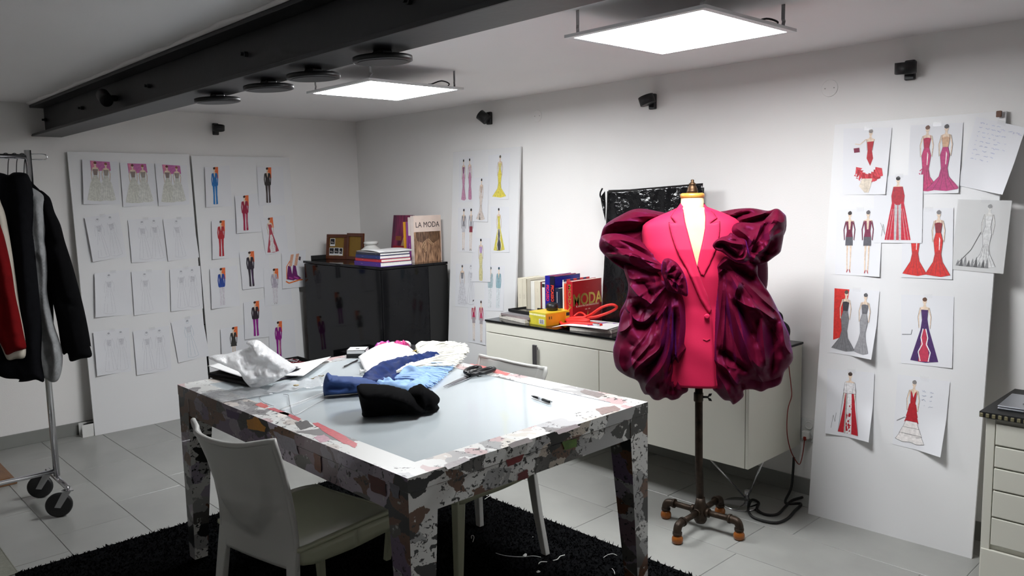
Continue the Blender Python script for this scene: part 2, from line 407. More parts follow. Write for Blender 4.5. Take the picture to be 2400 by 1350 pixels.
for sx in (-1, 1):
    for sy in (-1, 1):
        lg = MB(); vs = []
        for z, w in ((0.027, .056), (AZ, .1), (TZ - .044, .1)):
            for (ax, ay) in ((0, 0), (1, 0), (1, 1), (0, 1)):
                vs.append((sx * (hx - .001 - w * ax), sy * (hy - .001 - w * ay), z))
        fs = [(3, 2, 1, 0), (8, 9, 10, 11)] + [(r * 4 + i, r * 4 + (i + 1) % 4, r * 4 + 4 + (i + 1) % 4, r * 4 + 4 + i) for r in (0, 1) for i in range(4)]
        if sx * sy < 0: fs = [tuple(reversed(f)) for f in fs]
        lg.add(vs, fs); tpart('leg', lg)
M_glass = mat('white_table_glass', (0.55, 0.605, 0.63), 0.12, var=0.03, scale=2, spec=0.6, Coat_Weight=0.6, Coat_Roughness=0.04)
MB().box((-hx + B_ - .001, -hy + B_ - .001, TZ - .02), (hx - B_ + .001, hy - B_ + .001, TZ - .0012)).build('glass_pane', M_glass, table)
MB().box((-hx + B_, -hy + B_, TZ - .03), (hx - B_, hy - B_, TZ - .02)).build('under_panel', M_colL, table)

# larger clippings that stand out: red strips on the top, orange and purple scraps on the side
def clip(pl, pts, col, nm='paper_scrap'):
    f = {'top': lambda x, y: at_z(x, y, TZ + .0006), 'side': lambda x, y: at_y(x, y, TY0 - .0006), 'front': lambda x, y: at_x(x, y, TX1 + .0006)}[pl]
    rr = random.Random(len(pts) * 7 + int(pts[0][0])); P = []
    for i, a in enumerate(pts):
        b = pts[(i + 1) % len(pts)]
        for k in range(5): t = k / 5; P.append((a[0] + (b[0] - a[0]) * t + (rr.uniform(-1.6, 1.6) if k else 0), a[1] + (b[1] - a[1]) * t + (rr.uniform(-1.2, 1.2) if k else 0)))
    V_ = [f(x, y) - TO for x, y in P]; MB().add(V_, [tuple(range(len(V_)))]).build(nm, ink(col, .35), table)
clip('top', [(624, 957), (642, 955), (705, 981), (700, 987), (668, 972)], 'b04a52'); clip('top', [(732, 992), (745, 990), (790, 1012), (838, 1040), (832, 1050), (800, 1036), (772, 1020)], 'b8464e')
clip('top', [(597, 949), (612, 943), (632, 951), (622, 957)], 'c0605c'); clip('top', [(1100, 853), (1122, 855), (1196, 875), (1186, 880), (1150, 872)], 'c86a68')
clip('top', [(735, 1024), (760, 1018), (775, 1030), (752, 1038)], 'b8909c'); clip('top', [(690, 990), (720, 985), (735, 1000), (705, 1008)], '4a4848'); clip('top', [(655, 965), (680, 968), (668, 980), (650, 976)], 'ded8d2')
clip('top', [(1300, 1010), (1350, 994), (1360, 1000), (1310, 1018)], '6a6062'); clip('top', [(1190, 1042), (1235, 1026), (1250, 1034), (1200, 1050)], '57504f'); clip('top', [(1040, 1090), (1090, 1070), (1102, 1078), (1050, 1100)], '8a8284')
clip('top', [(1395, 958), (1440, 950), (1455, 960), (1410, 972)], '8c7a76'); clip('top', [(1370, 912), (1420, 925), (1400, 932), (1360, 918)], '7c7472')
clip('side', [(578, 984), (592, 982), (598, 976), (624, 1002), (620, 1012), (580, 1004)], 'a8701c'); clip('side', [(530, 958), (562, 968), (556, 984), (534, 978)], '3c2450'); clip('side', [(640, 1010), (690, 1030), (700, 1066), (660, 1050)], '7c7880')
clip('side', [(735, 1060), (752, 1070), (752, 1110), (738, 1100)], '6a3c28'); clip('side', [(862, 1110), (902, 1128), (905, 1165), (870, 1150)], '4c1c18'); clip('side', [(912, 1130), (935, 1140), (936, 1170), (920, 1165)], '5e5c66')
clip('front', [(1318, 1035), (1352, 1028), (1352, 1048), (1322, 1055)], '4a6a1c'); clip('front', [(1186, 1078), (1228, 1064), (1222, 1080), (1190, 1094)], '7a1418'); clip('front', [(1215, 1110), (1236, 1100), (1240, 1120), (1212, 1128)], '5c1418')
# black shaggy rug
M_rug = mat('black_rug', (0.0045, 0.0047, 0.0052), 0.95, spec=0.02, var=0.3, scale=40)
RU = (2.085, 4.75, -3.14, -1.155)
rug = thing('shag_rug', 'black shaggy rug lying under the collage table', 'rug', ((RU[0] + RU[1]) / 2, (RU[2] + RU[3]) / 2, 0))
rh = ((RU[1] - RU[0]) / 2, (RU[3] - RU[2]) / 2)
MB().box((-rh[0] + .012, -rh[1] + .012, .0005), (rh[0] - .012, rh[1] - .012, .010)).build('backing', M_rug, rug)
rg = np.random.default_rng(3); NB = 64000
bx = rg.uniform(-rh[0] + .01, rh[0] - .01, NB); by = rg.uniform(-rh[1] + .01, rh[1] - .01, NB)
ang = rg.uniform(0, 2 * PI, NB); ln = rg.uniform(.008, .017, NB); le = rg.uniform(.004, .014, NB); la = rg.uniform(0, 2 * PI, NB); wd_ = rg.uniform(.003, .006, NB)
cx, sx_ = np.cos(ang) * wd_, np.sin(ang) * wd_
V = np.empty((NB, 3, 3))
V[:, 0] = np.stack([bx - cx, by - sx_, np.full(NB, .009)], 1); V[:, 1] = np.stack([bx + cx, by + sx_, np.full(NB, .009)], 1)
V[:, 2] = np.stack([bx + np.cos(la) * le, by + np.sin(la) * le, .009 + ln * .8], 1)
me = bpy.data.meshes.new('pile'); me.from_pydata(V.reshape(-1, 3).tolist(), [], np.arange(NB * 3).reshape(-1, 3).tolist()); me.materials.append(M_rug)
o = bpy.data.objects.new('pile', me); C.objects.link(o); o.parent = rug; o['kind'] = 'stuff'
# lint and thread ends lying on the pile
M_lint = mat('white_thread', (0.6, 0.6, 0.58), 0.8, var=0.1)
def thread(lab, px, r=.0012, name='thread_scrap', z=.032):
    P = [at_z(x, y, z + .003 * math.sin(i * 2.1)) for i, (x, y) in enumerate(px)]
    o = MB().tube(smooth_path(P, 6), r, 5).build(name, M_lint, origin=P[0]); return tag(o, lab, 'thread', 'thread ends on the rug')
thread('thin white thread bent in a hook on the rug near the far rug edge', [(1134, 1155), (1150, 1157), (1146, 1163), (1136, 1170)])
thread('long grey thread on the rug left of the slanting chair leg', [(1162, 1296), (1178, 1301), (1200, 1304), (1225, 1305), (1250, 1303), (1268, 1306)], .0011)
thread('white thread curling around the foot of the chair leg', [(1296, 1314), (1306, 1311), (1313, 1304), (1324, 1301)], .0022)
thread('white thread beside the foot of the slanting chair leg', [(1262, 1322), (1268, 1317), (1282, 1317)], .002)
thread('arched grey thread on the rug beside the right table leg', [(1414, 1307), (1425, 1300), (1437, 1298), (1446, 1302)], .0012)
thread('small loop of thread on the rug under the table', [(1105, 1262), (1105, 1256), (1109, 1255), (1111, 1260), (1108, 1270)], .001)
thread('short pale thread on the rug in front of the table', [(1434, 1332), (1439, 1338), (1441, 1346)], .0012)
for i, (x, y, s, lab) in enumerate(((1231, 1303, .013, 'larger crumpled white paper scrap on the rug'), (1261, 1342, .011, 'crumpled white paper scrap near the bottom of the photo on the rug'), (1079, 1197, .006, 'tiny white paper scrap on the rug by the far chair'), (1249, 1259, .004, 'tiny white bead on the rug, left of a pair'), (1263, 1254, .004, 'tiny white bead on the rug, right of a pair'), (1099, 1176, .005, 'tiny white paper shred on the rug near the table apron'))):
    p = at_z(x, y, .03); sc = MB(); rr = random.Random(i + 4); vs = []
    for j in range(7): vs.append((s * math.cos(j * .9) * rr.uniform(.5, 1.1), s * math.sin(j * .9) * rr.uniform(.5, 1.1), s * rr.uniform(0, .5)))
    vs.append((0, 0, s * .9)); sc.add(vs, [(j, (j + 1) % 7, 7) for j in range(7)] + [tuple(range(6, -1, -1))])
    tag(sc.build('paper_scrap', M_lint, loc=p), lab, 'paper scrap', 'scraps on the rug')

# moulded plastic chairs
M_chair = mat('grey_white_plastic', (0.50, 0.50, 0.475), 0.33, var=0.03, scale=2, bump=0.02, bscale=220)
M_seat = mat('cream_plastic', (0.46, 0.475, 0.34), 0.26, var=0.03, scale=2)
def make_chair(lab, loc, rz):
    """one-piece chair facing local +y: rear legs running up into a flared backrest with a dished panel"""
    t = thing('plastic_chair', lab, 'chair', loc, rz, 'moulded plastic chairs at the table')
    SH, SW, SD = .425, .235, .225       # seat height, half width, half depth
    # seat: gently dished slab with rounded front
    def seat(u, v):
        x = (u - .5) * 2; y = (v - .5) * 2
        w = SW * (1 - .07 * (1 - v)) * (1 - .05 * max(0, y) ** 4)
        yy = SD * y + .02 * (1 - x * x) * (y > .0) * y
        z = SH - .012 * (1 - x ** 2) * (1 - .5 * max(0, y)) - .018 * max(0, y) ** 3 + .012 * abs(x) ** 4
        return (x * w, yy, z)
    sm = MB(); sm.grid(seat, 18, 18); so = sm.build('seat', M_seat, t, solid=.014)
    # seat skirt
    sk = MB()
    def skirt(u, v):
        a = u * 2 * PI
        cx_, cy_ = math.cos(a), math.sin(a); k_ = 1 / max(abs(cx_), abs(cy_)); k_ = min(k_, 1.32)
        x, y = cx_ * k_, cy_ * k_
        drop = .05 + .012 * math.cos(2 * a)
        return (x * SW * (1 - .035 * (1 - y)), y * SD + .006, SH - .016 * max(0, y) ** 3 + .004 - v * drop)
    sk.grid(skirt, 64, 3); sk.build('seat_rim', M_seat, t, solid=.012)
    # front legs
    for s in (-1, 1):
        lg = MB()
        top = Vector((s * (SW - .03), SD - .03, SH - .02)); bot = Vector((s * (SW + .005), SD + .012, .0))
        vs = []
        for q, w in ((bot, .013), (top, .021)):
            for dx, dy in ((-1, -1), (1, -1), (1, 1), (-1, 1)): vs.append(q + Vector((dx * w, dy * w, 0)))
        lg.add(vs, [(3, 2, 1, 0), (4, 5, 6, 7), (0, 1, 5, 4), (1, 2, 6, 5), (2, 3, 7, 6), (3, 0, 4, 7)])
        lg.build('leg', M_seat if s else M_chair, t, bevel=.004)
    # back shell including rear legs: side profile y(z), half widths per height
    prof = [(.0, -.268, .222), (.2, -.244, .206), (.38, -.226, .197), (.45, -.219, .195), (.52, -.222, .193), (.61, -.236, .194), (.70, -.258, .2), (.76, -.278, .206), (.802, -.294, .212)]
    def pv(z):
        for (z0, y0, w0), (z1, y1, w1) in zip(prof, prof[1:]):
            if z <= z1 + 1e-9:
                k_ = (z - z0) / (z1 - z0); return y0 + (y1 - y0) * k_, w0 + (w1 - w0) * k_
        return prof[-1][1:]
    def shell(u, v):
        z0 = .365; x = (u - .5) * 2
        top = .802 - .012 * math.cos(x * PI / 2) + .012 * abs(x) ** 3
        z = z0 + (top - z0) * v
        y, w = pv(z)
        bow = -.045 * (1 - x * x) * min(1, (z - .33) / .25)              # bowed backwards
        # dished panel: an oval recess on the inside that bulges out behind
        e = (x / .74) ** 2 + ((max(.0, .66 - z)) / .2) ** 2
        bul = -.02 / (1 + math.exp((e - .85) * 12)) if z < .9 else 0
        return (x * w, y + bow + bul, z)
    sb = MB(); sb.grid(shell, 32, 40); sb.build('backrest', M_chair, t, solid=.013, bevel=0)
    # rim along the free edges of the back
    rim = [shell(0, v / 24) for v in range(25)] + [shell(u / 20, 1) for u in range(1, 21)] + [shell(1, 1 - v / 24) for v in range(1, 25)]
    MB().tube(rim, .0095, 8).build('back_rim', M_chair, t)
    for s in (-1, 1):
        lg = MB(); ring = []
        for z in (0, .1, .2, .3, .385, .43):
            y, w = pv(z); k_ = z / .43
            hw = .015 + .010 * k_; hd = .013 - .004 * k_ ** 3
            for dx, dy in ((-1, -1), (1, -1), (1, 1), (-1, 1)): ring.append((s * (w - hw + .008) + dx * hw, y - .003 * (1 - k_) + dy * hd, z))
        fs = [(3, 2, 1, 0), (20, 21, 22, 23)] + [(r * 4 + i, r * 4 + (i + 1) % 4, r * 4 + 4 + (i + 1) % 4, r * 4 + 4 + i) for r in range(5) for i in range(4)]
        lg.add(ring, fs); lg.build('leg', M_chair, t, bevel=.004)
    return t
make_chair('pale grey plastic chair in the foreground with its back towards the camera', (3.42, -2.452, .016), math.radians(11))
make_chair('pale plastic chair on the far side of the table, only its backrest showing above it', (3.39, -1.72, .016), math.radians(180))
# ================================================================ SKETCH BOARDS
M_board = mat('white_board', (0.80, 0.80, 0.81), 0.45, var=0.015, scale=2)
M_edge = mat('board_edge', (0.62, 0.61, 0.58), 0.6, var=0.04)
BOARDS = {}
def make_board(key, lab, BL, BRt, TL, th=.016):
    BL, BRt, TL = Vector(BL), Vector(BRt), Vector(TL)
    M = frame(BL, BRt - BL, TL - BL); w = (BRt - BL).length; h = (TL - BL).length
    t = thing('sketch_board', lab, 'board', BL, 0, 'white boards leaning on the walls')
    Ml = Matrix.Translation(-BL) @ M
    MB().box((0, 0, -th * .82), (w, h, 0), M=Ml).build('face_sheet', M_board, t)
    MB().box((.0006, .0006, -th), (w - .0006, h - .0006, -th * .82), M=Ml).build('backing', M_edge, t)
    BOARDS[key] = (M, w, h)
make_board('L1', 'white board leaning on the left wall behind the clothes rack, covered with pencil sketches', (.128, -2.257, 0), (.142, -1.46, 0), (.030, -2.223, 1.913))
make_board('L2', 'white board on the left wall next to the black cabinet, covered with coloured suit sketches', (.120, -1.437, 0), (.120, -.655, 0), (.030, -1.409, 1.904))
make_board('C', 'narrow white board between the black cabinet and the white sideboard', (1.330, -.165, 0), (2.036, -.165, 0), (1.358, -.024, 1.888))
make_board('R', 'white board leaning on the wall in front of the drawer unit, with red gown sketches', (4.194, -.234, 0), (4.902, -.218, 0), (4.179, -.038, 1.859))
M_paper = mat('sketch_paper', (0.78, 0.785, 0.82), 0.6, var=0.015, scale=4)
M_tape = mat('clear_tape', (0.85, 0.85, 0.86), 0.1, var=0.02, Alpha=0.16)
M_vellum = mat('tracing_paper', (0.72, 0.72, 0.72), 0.5, var=0.02, Alpha=0.82)
INK = '3b3740'; SKIN = 'e3cdb8'; PEN = 'c2c2ca'
from mathutils.geometry import tessellate_polygon as tess
class Draw:
    def __init__(s): s.mb = MB(); s.figs = []; s.cols = []; s.rr = random.Random(5); s.lv = 0
    def ci(s, c):
        if c not in s.cols: s.cols.append(c)
        return s.cols.index(c)
    def poly(s, pts, c):
        s.lv += 1; i = s.ci(c)
        T = [[Vector((pts[k][0], pts[k][1], 0)) for k in t] for t in tess([[Vector((u, v, 0)) for u, v in pts]])]
        for _ in range(8):                      # cut long triangles so the ink follows the curl of the paper
            N_ = []
            for t in T:
                L = [(t[k] - t[(k + 1) % 3]).length for k in range(3)]; k = L.index(max(L))
                if L[k] > .07: m = (t[k] + t[(k + 1) % 3]) / 2; N_ += [[t[k], m, t[(k + 2) % 3]], [m, t[(k + 1) % 3], t[(k + 2) % 3]]]
                else: N_.append(t)
            T = N_
        for t in T: s.mb.add([(q.x, q.y, s.lv) for q in t], [(0, 1, 2)], i)
    def line(s, pts, w, c):
        s.lv += 1; i = s.ci(c); w2 = w * 1.414
        for (a, b), (x, y) in zip(pts, pts[1:]):
            dx, dy = x - a, (y - b) * 1.414; l = math.hypot(dx, dy) or 1; nx, ny = -dy / l * w2, dx / l * w
            s.mb.add([(a + nx, b + ny, s.lv), (a - nx, b - ny, s.lv), (x - nx, y - ny, s.lv), (x + nx, y + ny, s.lv)], [(0, 1, 2, 3)], i)
    # ---- a fashion figure: origin head top, y down 0..1, x in figure heights
    def fig(s, cx, top, H, kind, c1='a01830', c2=None, hair='2b2422', skin=SKIN, flip=1, wide=1.0, arms=True, c3=None, legs=True):
        c2 = c2 or c1; s.figs.append(s.mb); s.mb = MB()
        T = lambda p: [(cx + flip * x * H * 1.414, top - y * H) for x, y in p]
        def P(p, c): s.poly(T(p), c)
        def Lw(p, w=.0022, c=INK): s.line(T(p), w, c)
        def E(x, y, rx, ry, c, n=12): P([(x + rx * math.cos(2 * PI * i / n), y + ry * math.sin(2 * PI * i / n)) for i in range(n)], c)
        def wob(p, a=.006): return [(x + s.rr.uniform(-a, a), y + s.rr.uniform(-a, a)) for x, y in p]
        if kind == 'pencil':
            for q in ([(-.03, .02), (-.035, .07), (0, .1), (.035, .07), (.03, .02), (0, 0), (-.03, .02)], [(-.075, .16), (-.05, .3), (-.04, .37), (-.09, .6), (-.16 * wide, .97)], [(.075, .16), (.05, .3), (.04, .37), (.09, .6), (.17 * wide, .97)],
                      [(-.075, .16), (-.11, .3), (-.1, .45)], [(.075, .16), (.11, .3), (.1, .45)], [(-.05, .2), (0, .24), (.05, .2)], [(-.04, .37), (.04, .37)], [(-.02, .4), (-.05, .95)], [(.02, .4), (.06, .95)], [(-.16 * wide, .97), (0, 1), (.17 * wide, .97)]):
                Lw(wob(q), .0022, c1)
            E(0, .03, .026, .024, c2 if c2 != c1 else 'b2b2b9', 9); P(wob([(-.055, .19), (.055, .19), (.04, .34), (-.04, .34)], .01), 'cfcfd5')
            return
        # legs first
        if legs and kind in ('mini', 'coat', 'short'):
            for k_ in (-1, 1): P([(k_ * .045, .5), (k_ * .008, .5), (k_ * .02, .75), (k_ * .012, .98), (k_ * .034, 1.0), (k_ * .04, .75)], skin)
            for k_ in (-1, 1): Lw([(k_ * .012, .95), (k_ * .03, 1.0)], .006, c3 or INK)
        if arms and kind != 'suit':
            for k_ in (-1, 1):
                P([(k_ * .068, .16), (k_ * .1, .3), (k_ * .085, .47), (k_ * .072, .47), (k_ * .083, .3), (k_ * .055, .2)], skin if kind not in ('mini', 'coat', 'capep', 'short') else c1)
                Lw([(k_ * .07, .16), (k_ * .1, .3), (k_ * .085, .48)], .0016)
        P([(-.014, .09), (.014, .09), (.02, .14), (.07, .158), (.05, .22), (-.05, .22), (-.07, .158), (-.02, .14)], skin)
        E(0, .062, .029, .042, skin); E(0, .032, .034, .032, hair); E(.004, .012, .018, .016, hair)
        if kind == 'suit':
            for k_ in (-1, 1):
                P([(k_ * .003, .46), (k_ * .072, .47), (k_ * .06, .72), (k_ * .068, .965), (k_ * .012, .975), (k_ * .012, .7)], c2)
                P([(k_ * .06, .158), (k_ * .085, .175), (k_ * .104, .32), (k_ * .09, .48), (k_ * .066, .48), (k_ * .074, .32)], c1)
            P([(-.075, .157), (.075, .157), (.058, .3), (.078, .5), (-.078, .5), (-.058, .3)], c1)
            P([(-.022, .15), (.022, .15), (0, .29)], skin); Lw([(0, .29), (.004, .5)], .0016); Lw([(-.026, .15), (0, .29), (.026, .15)], .0016)
            Lw([(.012, .5), (.016, .97)], .0016, '6a6068'); P([(.02, .52), (.035, .52), (.04, .9), (.028, .9)], c3 or c2)
        elif kind == 'mermaid':
            P([(-.056, .2), (-.02, .185), (.02, .185), (.056, .2), (.038, .34), (-.038, .34)], c1)
            P([(-.038, .34), (.038, .34), (.068, .46), (.046, .66), (.07, .78), (.16 * wide, .97), (.05, 1.0), (-.05, .99), (-.16 * wide, .97), (-.07, .78), (-.046, .66), (-.068, .46)], c2)
            for a in (-.1, -.03, .04, .11): Lw([(a * .25, .62), (a * .5, .8), (a * wide, .98)], .0018, c3 or INK)
            P([(.012, .4), (.03, .44), (.022, .6), (.012, .6)], 'f0dde0' if c3 is None else c2)
            Lw([(-.038, .34), (-.068, .46), (-.046, .66), (-.07, .78), (-.16 * wide, .97)], .0016); Lw([(.038, .34), (.068, .46), (.046, .66), (.07, .78), (.16 * wide, .97)], .0016)
            Lw([(-.045, .15), (-.045, .2)], .002, c1); Lw([(.045, .15), (.045, .2)], .002, c1)
        elif kind == 'ball':
            P([(-.055, .19), (.055, .19), (.036, .34), (-.036, .34)], c1)
            P([(-.036, .34), (.036, .34), (.12, .55), (.24 * wide, .97), (.1, 1.0), (-.1, .99), (-.22 * wide, .97), (-.12, .55)], c2)
            for a in (-.2, -.13, -.06, .02, .09, .17): Lw(wob([(a * .2, .36), (a * .55, .65), (a * wide, .97)]), .0016, c3 or 'a5a59c')
        elif kind == 'capep':
            P([(-.07, .3), (.07, .3), (.13, .6), (.2, .98), (-.2, .98), (-.13, .6)], c1)
            for k_ in (-1, 1): P([(k_ * .004, .42), (k_ * .05, .42), (k_ * .055, .98), (k_ * .02, .99)], c2)
            P([(-.07, .16), (.07, .16), (.09, .36), (.03, .44), (-.03, .44), (-.09, .36)], c3 or c1)
            Lw([(0, .5), (0, .97)], .0018, '9a9a9a')
            for a in (-.17, -.12, .12, .17): Lw([(a * .5, .5), (a, .98)], .0018, 'f2d8dc')
        elif kind == 'column':
            P([(-.06, .3), (.06, .3), (.1, .6), (.17, .98), (-.17, .97), (-.1, .6)], c1)
            P([(-.035, .3), (.03, .3), (.05, .99), (-.055, .98)], c2); P([(-.055, .31), (-.03, .31), (-.05, .98), (-.08, .98)], c3 or 'b0aca8')
            P([(-.08, .17), (.08, .17), (.1, .34), (-.1, .34)], c2); Lw([(-.1, .34), (.1, .34)], .002); Lw([(-.08, .17), (-.17, .97)], .0018); Lw([(.08, .17), (.17, .98)], .0018)
        elif kind == 'ruffle':
            P([(-.05, .2), (.055, .19), (.035, .34), (.06, .46), (.02, .58), (-.045, .46), (-.036, .34)], c1)
            for i in range(9):
                a = -1.25 + i * .31; x = math.sin(a) * .17; y = .7 + .1 * math.cos(a * 1.3)
                P([(x - .05, y - .1), (x + .055, y - .08), (x + .09 * math.sin(a), y + .04), (x, y + .06), (x - .06, y + .03)], c1 if i % 2 else c2)
                Lw([(x - .05, y - .1), (x + .02, y + .02)], .002, '6a0a18')
            P([(-.1, .78), (.07, .78), (.05, .9), (.02, 1.0), (-.05, 1.0), (-.15, .9)], 'ded2c2')
            for a in (-.12, -.07, -.02, .03): Lw([(a * .5, .79), (a * .4 - .01, .99)], .0018, 'a89a88')
            Lw([(-.07, .16), (-.16, .24), (-.24, .23)], .006, skin); P([(-.26, .3), (-.17, .29), (-.16, .36), (-.25, .37)], '7a1a3c')
        elif kind == 'tier':
            P([(-.045, .16), (-.02, .2), (.0, .27), (.02, .2), (.045, .16), (.038, .34), (.06, .46), (-.06, .46), (-.038, .34)], c1)
            for i, y in enumerate((.44, .53, .62)):
                w = .065 + .016 * i; P([(-w * .8, y - .07), (w * .8, y - .07), (w * 1.15, y + .04), (w * .5, y + .02), (0, y + .05), (-w * .5, y + .02), (-w * 1.15, y + .04)], c1)
            for i, y in enumerate((.72, .82, .92)):
                w = .12 + .05 * i; q = [(-w * .75, y - .08), (w * .75, y - .08), (w * 1.05, y + .03), (w * .5, y + .06), (0, y + .04), (-w * .5, y + .06), (-w * 1.05, y + .03)]
                P(q, 'e9e4e2'); Lw(q + q[:1], .0018)
        elif kind == 'mini':
            P([(-.06, .165), (.06, .165), (.045, .33), (.062, .44), (-.062, .44), (-.045, .33)], c1); P([(-.06, .42), (.06, .42), (.064, .56), (-.064, .56)], c2)
            P([(-.022, .165), (.022, .165), (.012, .3), (-.012, .3)], skin)
        elif kind in ('coat', 'short'):
            P([(-.075, .157), (.075, .157), (.05, .32), (.085, .54), (-.085, .54), (-.05, .32)], c1); P([(-.02, .15), (.02, .15), (0, .28)], skin); Lw([(0, .28), (0, .54)], .002)
            if c2 != c1:
                for k_ in (-1, 1): P([(k_ * .004, .53), (k_ * .06, .53), (k_ * .05, .97), (k_ * .015, .98)], c2); Lw([(k_ * .06, .53), (k_ * .05, .97)], .0016, '8a7a88')
        elif kind == 'slit':
            P([(-.05, .19), (.05, .19), (.036, .34), (-.036, .34)], c1)
            P([(-.036, .33), (.04, .33), (.07, .5), (.19 * wide, .97), (.02, 1.0), (-.19 * wide, .98), (-.06, .5)], c1)
            P([(-.03, .5), (.02, .48), (.08, .98), (-.09, .99)], c2)
            for k_ in (-1, 1): Lw([(k_ * .02, .48), (k_ * .05, .62), (k_ * .03, .72), (k_ * .09, .84), (k_ * .06, .98)], .007, 'f1eef2')
        for k_ in (-1, 1): Lw(wob([(k_ * .06, .16), (k_ * .04, .34)], .003), .0014)
    def shoes(s):
        for dx in (0, .22):
            s.poly([(.2 + dx, .25), (.5 + dx, .2), (.62 + dx, .24), (.45 + dx, .34), (.36 + dx, .62), (.26 + dx, .62), (.22 + dx, .4)], '6e1f66'); s.line([(.3 + dx, .3), (.5 + dx, .24)], .02, 'a83a8c')
            s.poly([(.3 + dx, .6), (.42 + dx, .6), (.5 + dx, .92), (.38 + dx, .92)], 'd9a48a')
        s.line([(.16, .2), (.3, .14), (.75, .2), (.9, .2)], .018, 'e8793a'); s.line([(.2, .25), (.2, .6), (.34, .75)], .012, 'e8793a'); s.poly([(.7, .75), (.78, .72), (.8, .82), (.72, .84)], '4a4048')
    def scribble(s, u0, v0, u1, v1, c, rows, amp=.012):
        for r in range(rows):
            v = v0 + (v1 - v0) * r / max(1, rows - 1); u = u0
            while u < u1:
                n = s.rr.randint(3, 8); p = [(u + i * .012, v + s.rr.uniform(-amp, amp)) for i in range(n)]
                s.line(p, .0022, c); u += n * .012 + s.rr.uniform(.015, .09)
SHEETN = [0]
def sheet(bk, lab, cs, draw, curl=(.0, .0, .0, .0), m=None, lift=0, tape=True, grp=None):
    """cs: TL TR BR BL in pixels on board bk; curl: lift of left, right, bottom-left, bottom-right edges in metres"""
    M, w, h = BOARDS[bk]; n = (M.to_3x3() @ Vector((0, 0, 1))); P0 = M @ Vector((0, 0, .0012 + lift * .0016))
    q = [at_pl(x, y, P0, n) for x, y in cs]; TL, TR, BR_, BL = q
    o0 = (TL + TR + BR_ + BL) / 4
    def off(u, v): return curl[0] * max(0, 1 - u * 1.25) ** 2 * (.45 + .55 * (1 - abs(v - .35))) + curl[1] * max(0, u * 1.25 - .25) ** 2 * (1 - v * .8) + curl[2] * (max(0, .45 - u) * max(0, .45 - v)) * 5 + curl[3] * (max(0, u - .5) * max(0, .5 - v)) * 4
    def f(u, v, e=0):
        a = BL * (1 - u) + BR_ * u; b = TL * (1 - u) + TR * u
        return a * (1 - v) + b * v + n * (off(u, v) + e) - o0
    t = thing('fashion_sketch', lab, 'sketch', o0, 0, grp)
    MB().grid(lambda u, v: f(u, v), 12, 12).build('paper', m or M_paper, t)
    D = Draw(); D.rr = random.Random(SHEETN[0] * 13 + 1); SHEETN[0] += 1
    draw(D)
    for i, mb in enumerate(D.figs + [D.mb]):
        if not mb.f: continue
        mb.v = [f(min(max(u, .01), .99), min(max(v, .008), .992), .0004 + l * .00004) for u, v, l in mb.v]
        used = sorted(set(mb.m)); mb.m = [used.index(k) for k in mb.m]
        mb.build('figure_drawing' if i else 'drawing', [ink(D.cols[k]) for k in used], t)
    if tape: MB().grid(lambda u, v: f(.44 + u * .16, .965 + v * .06, .0016), 2, 2).build('tape', M_tape, t)
    return t
# ---- left board, pencil sketches of bridal gowns
CL = (.022, 0, 0, 0)
gL = 'pencil gown sketches on the left board'
def bride(sh):
    def d(D):
        D.poly([(.24, .76), (.8, .78), (.78, .985), (.22, .985)], 'c46aa6'); D.poly([(.24, .985), (.32, .985), (.5, .76), (.26, .78)], 'd9809c')
        D.fig(.36, .97, .9, 'ball', '8a7a74', 'd2d2c9', '6a3a2c', wide=.9 + .1 * sh); D.fig(.66, .96, .88, 'ball', '9a9088', 'd6d6d0', '8a5a3c', wide=.8)
    return d
def penc(*xs):
    def d(D):
        for x, c in xs: D.fig(x, .95, .9, 'pencil', c, hair=c, wide=.8)
    return d
Lb = [('bridal sketch with pink block, leftmost of the top row', ((191, 374), (275, 379), (281, 479), (194, 479)), bride(0)), ('bridal sketch with pink block, middle of the top row', ((280, 381), (359, 383), (369, 481), (288, 485)), bride(1)), ('bridal sketch with pink block, right of the top row', ((362, 383), (438, 388), (444, 479), (371, 483)), bride(.5)),
      ('tilted grey pencil sketch, left of the second row', ((197, 511), (278, 498), (297, 601), (216, 614)), penc((.35, PEN), (.72, 'cccdd2'))), ('pencil sketch of two figures, middle of the second row', ((299, 516), (378, 508), (391, 611), (308, 616)), penc((.4, PEN), (.76, 'c8c8ce'))), ('pencil sketch of one figure, right of the second row', ((381, 514), (453, 508), (467, 603), (393, 612)), penc((.42, PEN))),
      ('faint pencil sketch of one figure, left of the third row', ((220, 641), (304, 632), (309, 737), (222, 744)), penc((.4, 'c9c9cf'))), ('faint pencil sketch, middle of the third row', ((307, 637), (386, 632), (395, 730), (314, 739)), penc((.38, 'cacad0'))), ('pencil sketch of two figures, right of the third row', ((397, 632), (469, 623), (476, 723), (400, 730)), penc((.36, PEN), (.72, PEN))),
      ('faint pencil sketch, left of the bottom row', ((217, 778), (302, 768), (308, 870), (226, 881)), penc((.42, 'c8c8ce'), (.76, 'cecfd3'))), ('pencil sketch of two figures, middle of the bottom row', ((311, 777), (396, 763), (402, 868), (320, 879)), penc((.36, PEN), (.72, 'c8c8ce'))), ('tilted pencil sketch with a blue tint, right of the bottom row', ((400, 756), (473, 734), (491, 834), (417, 850)), penc((.5, '9fb4c2')))]
for i, (lab, cs, d) in enumerate(Lb): sheet('L1', lab + ' on the left board', cs, d, CL if i % 3 == 0 else (.012, 0, 0, 0), grp=gL, tape=i > 2)
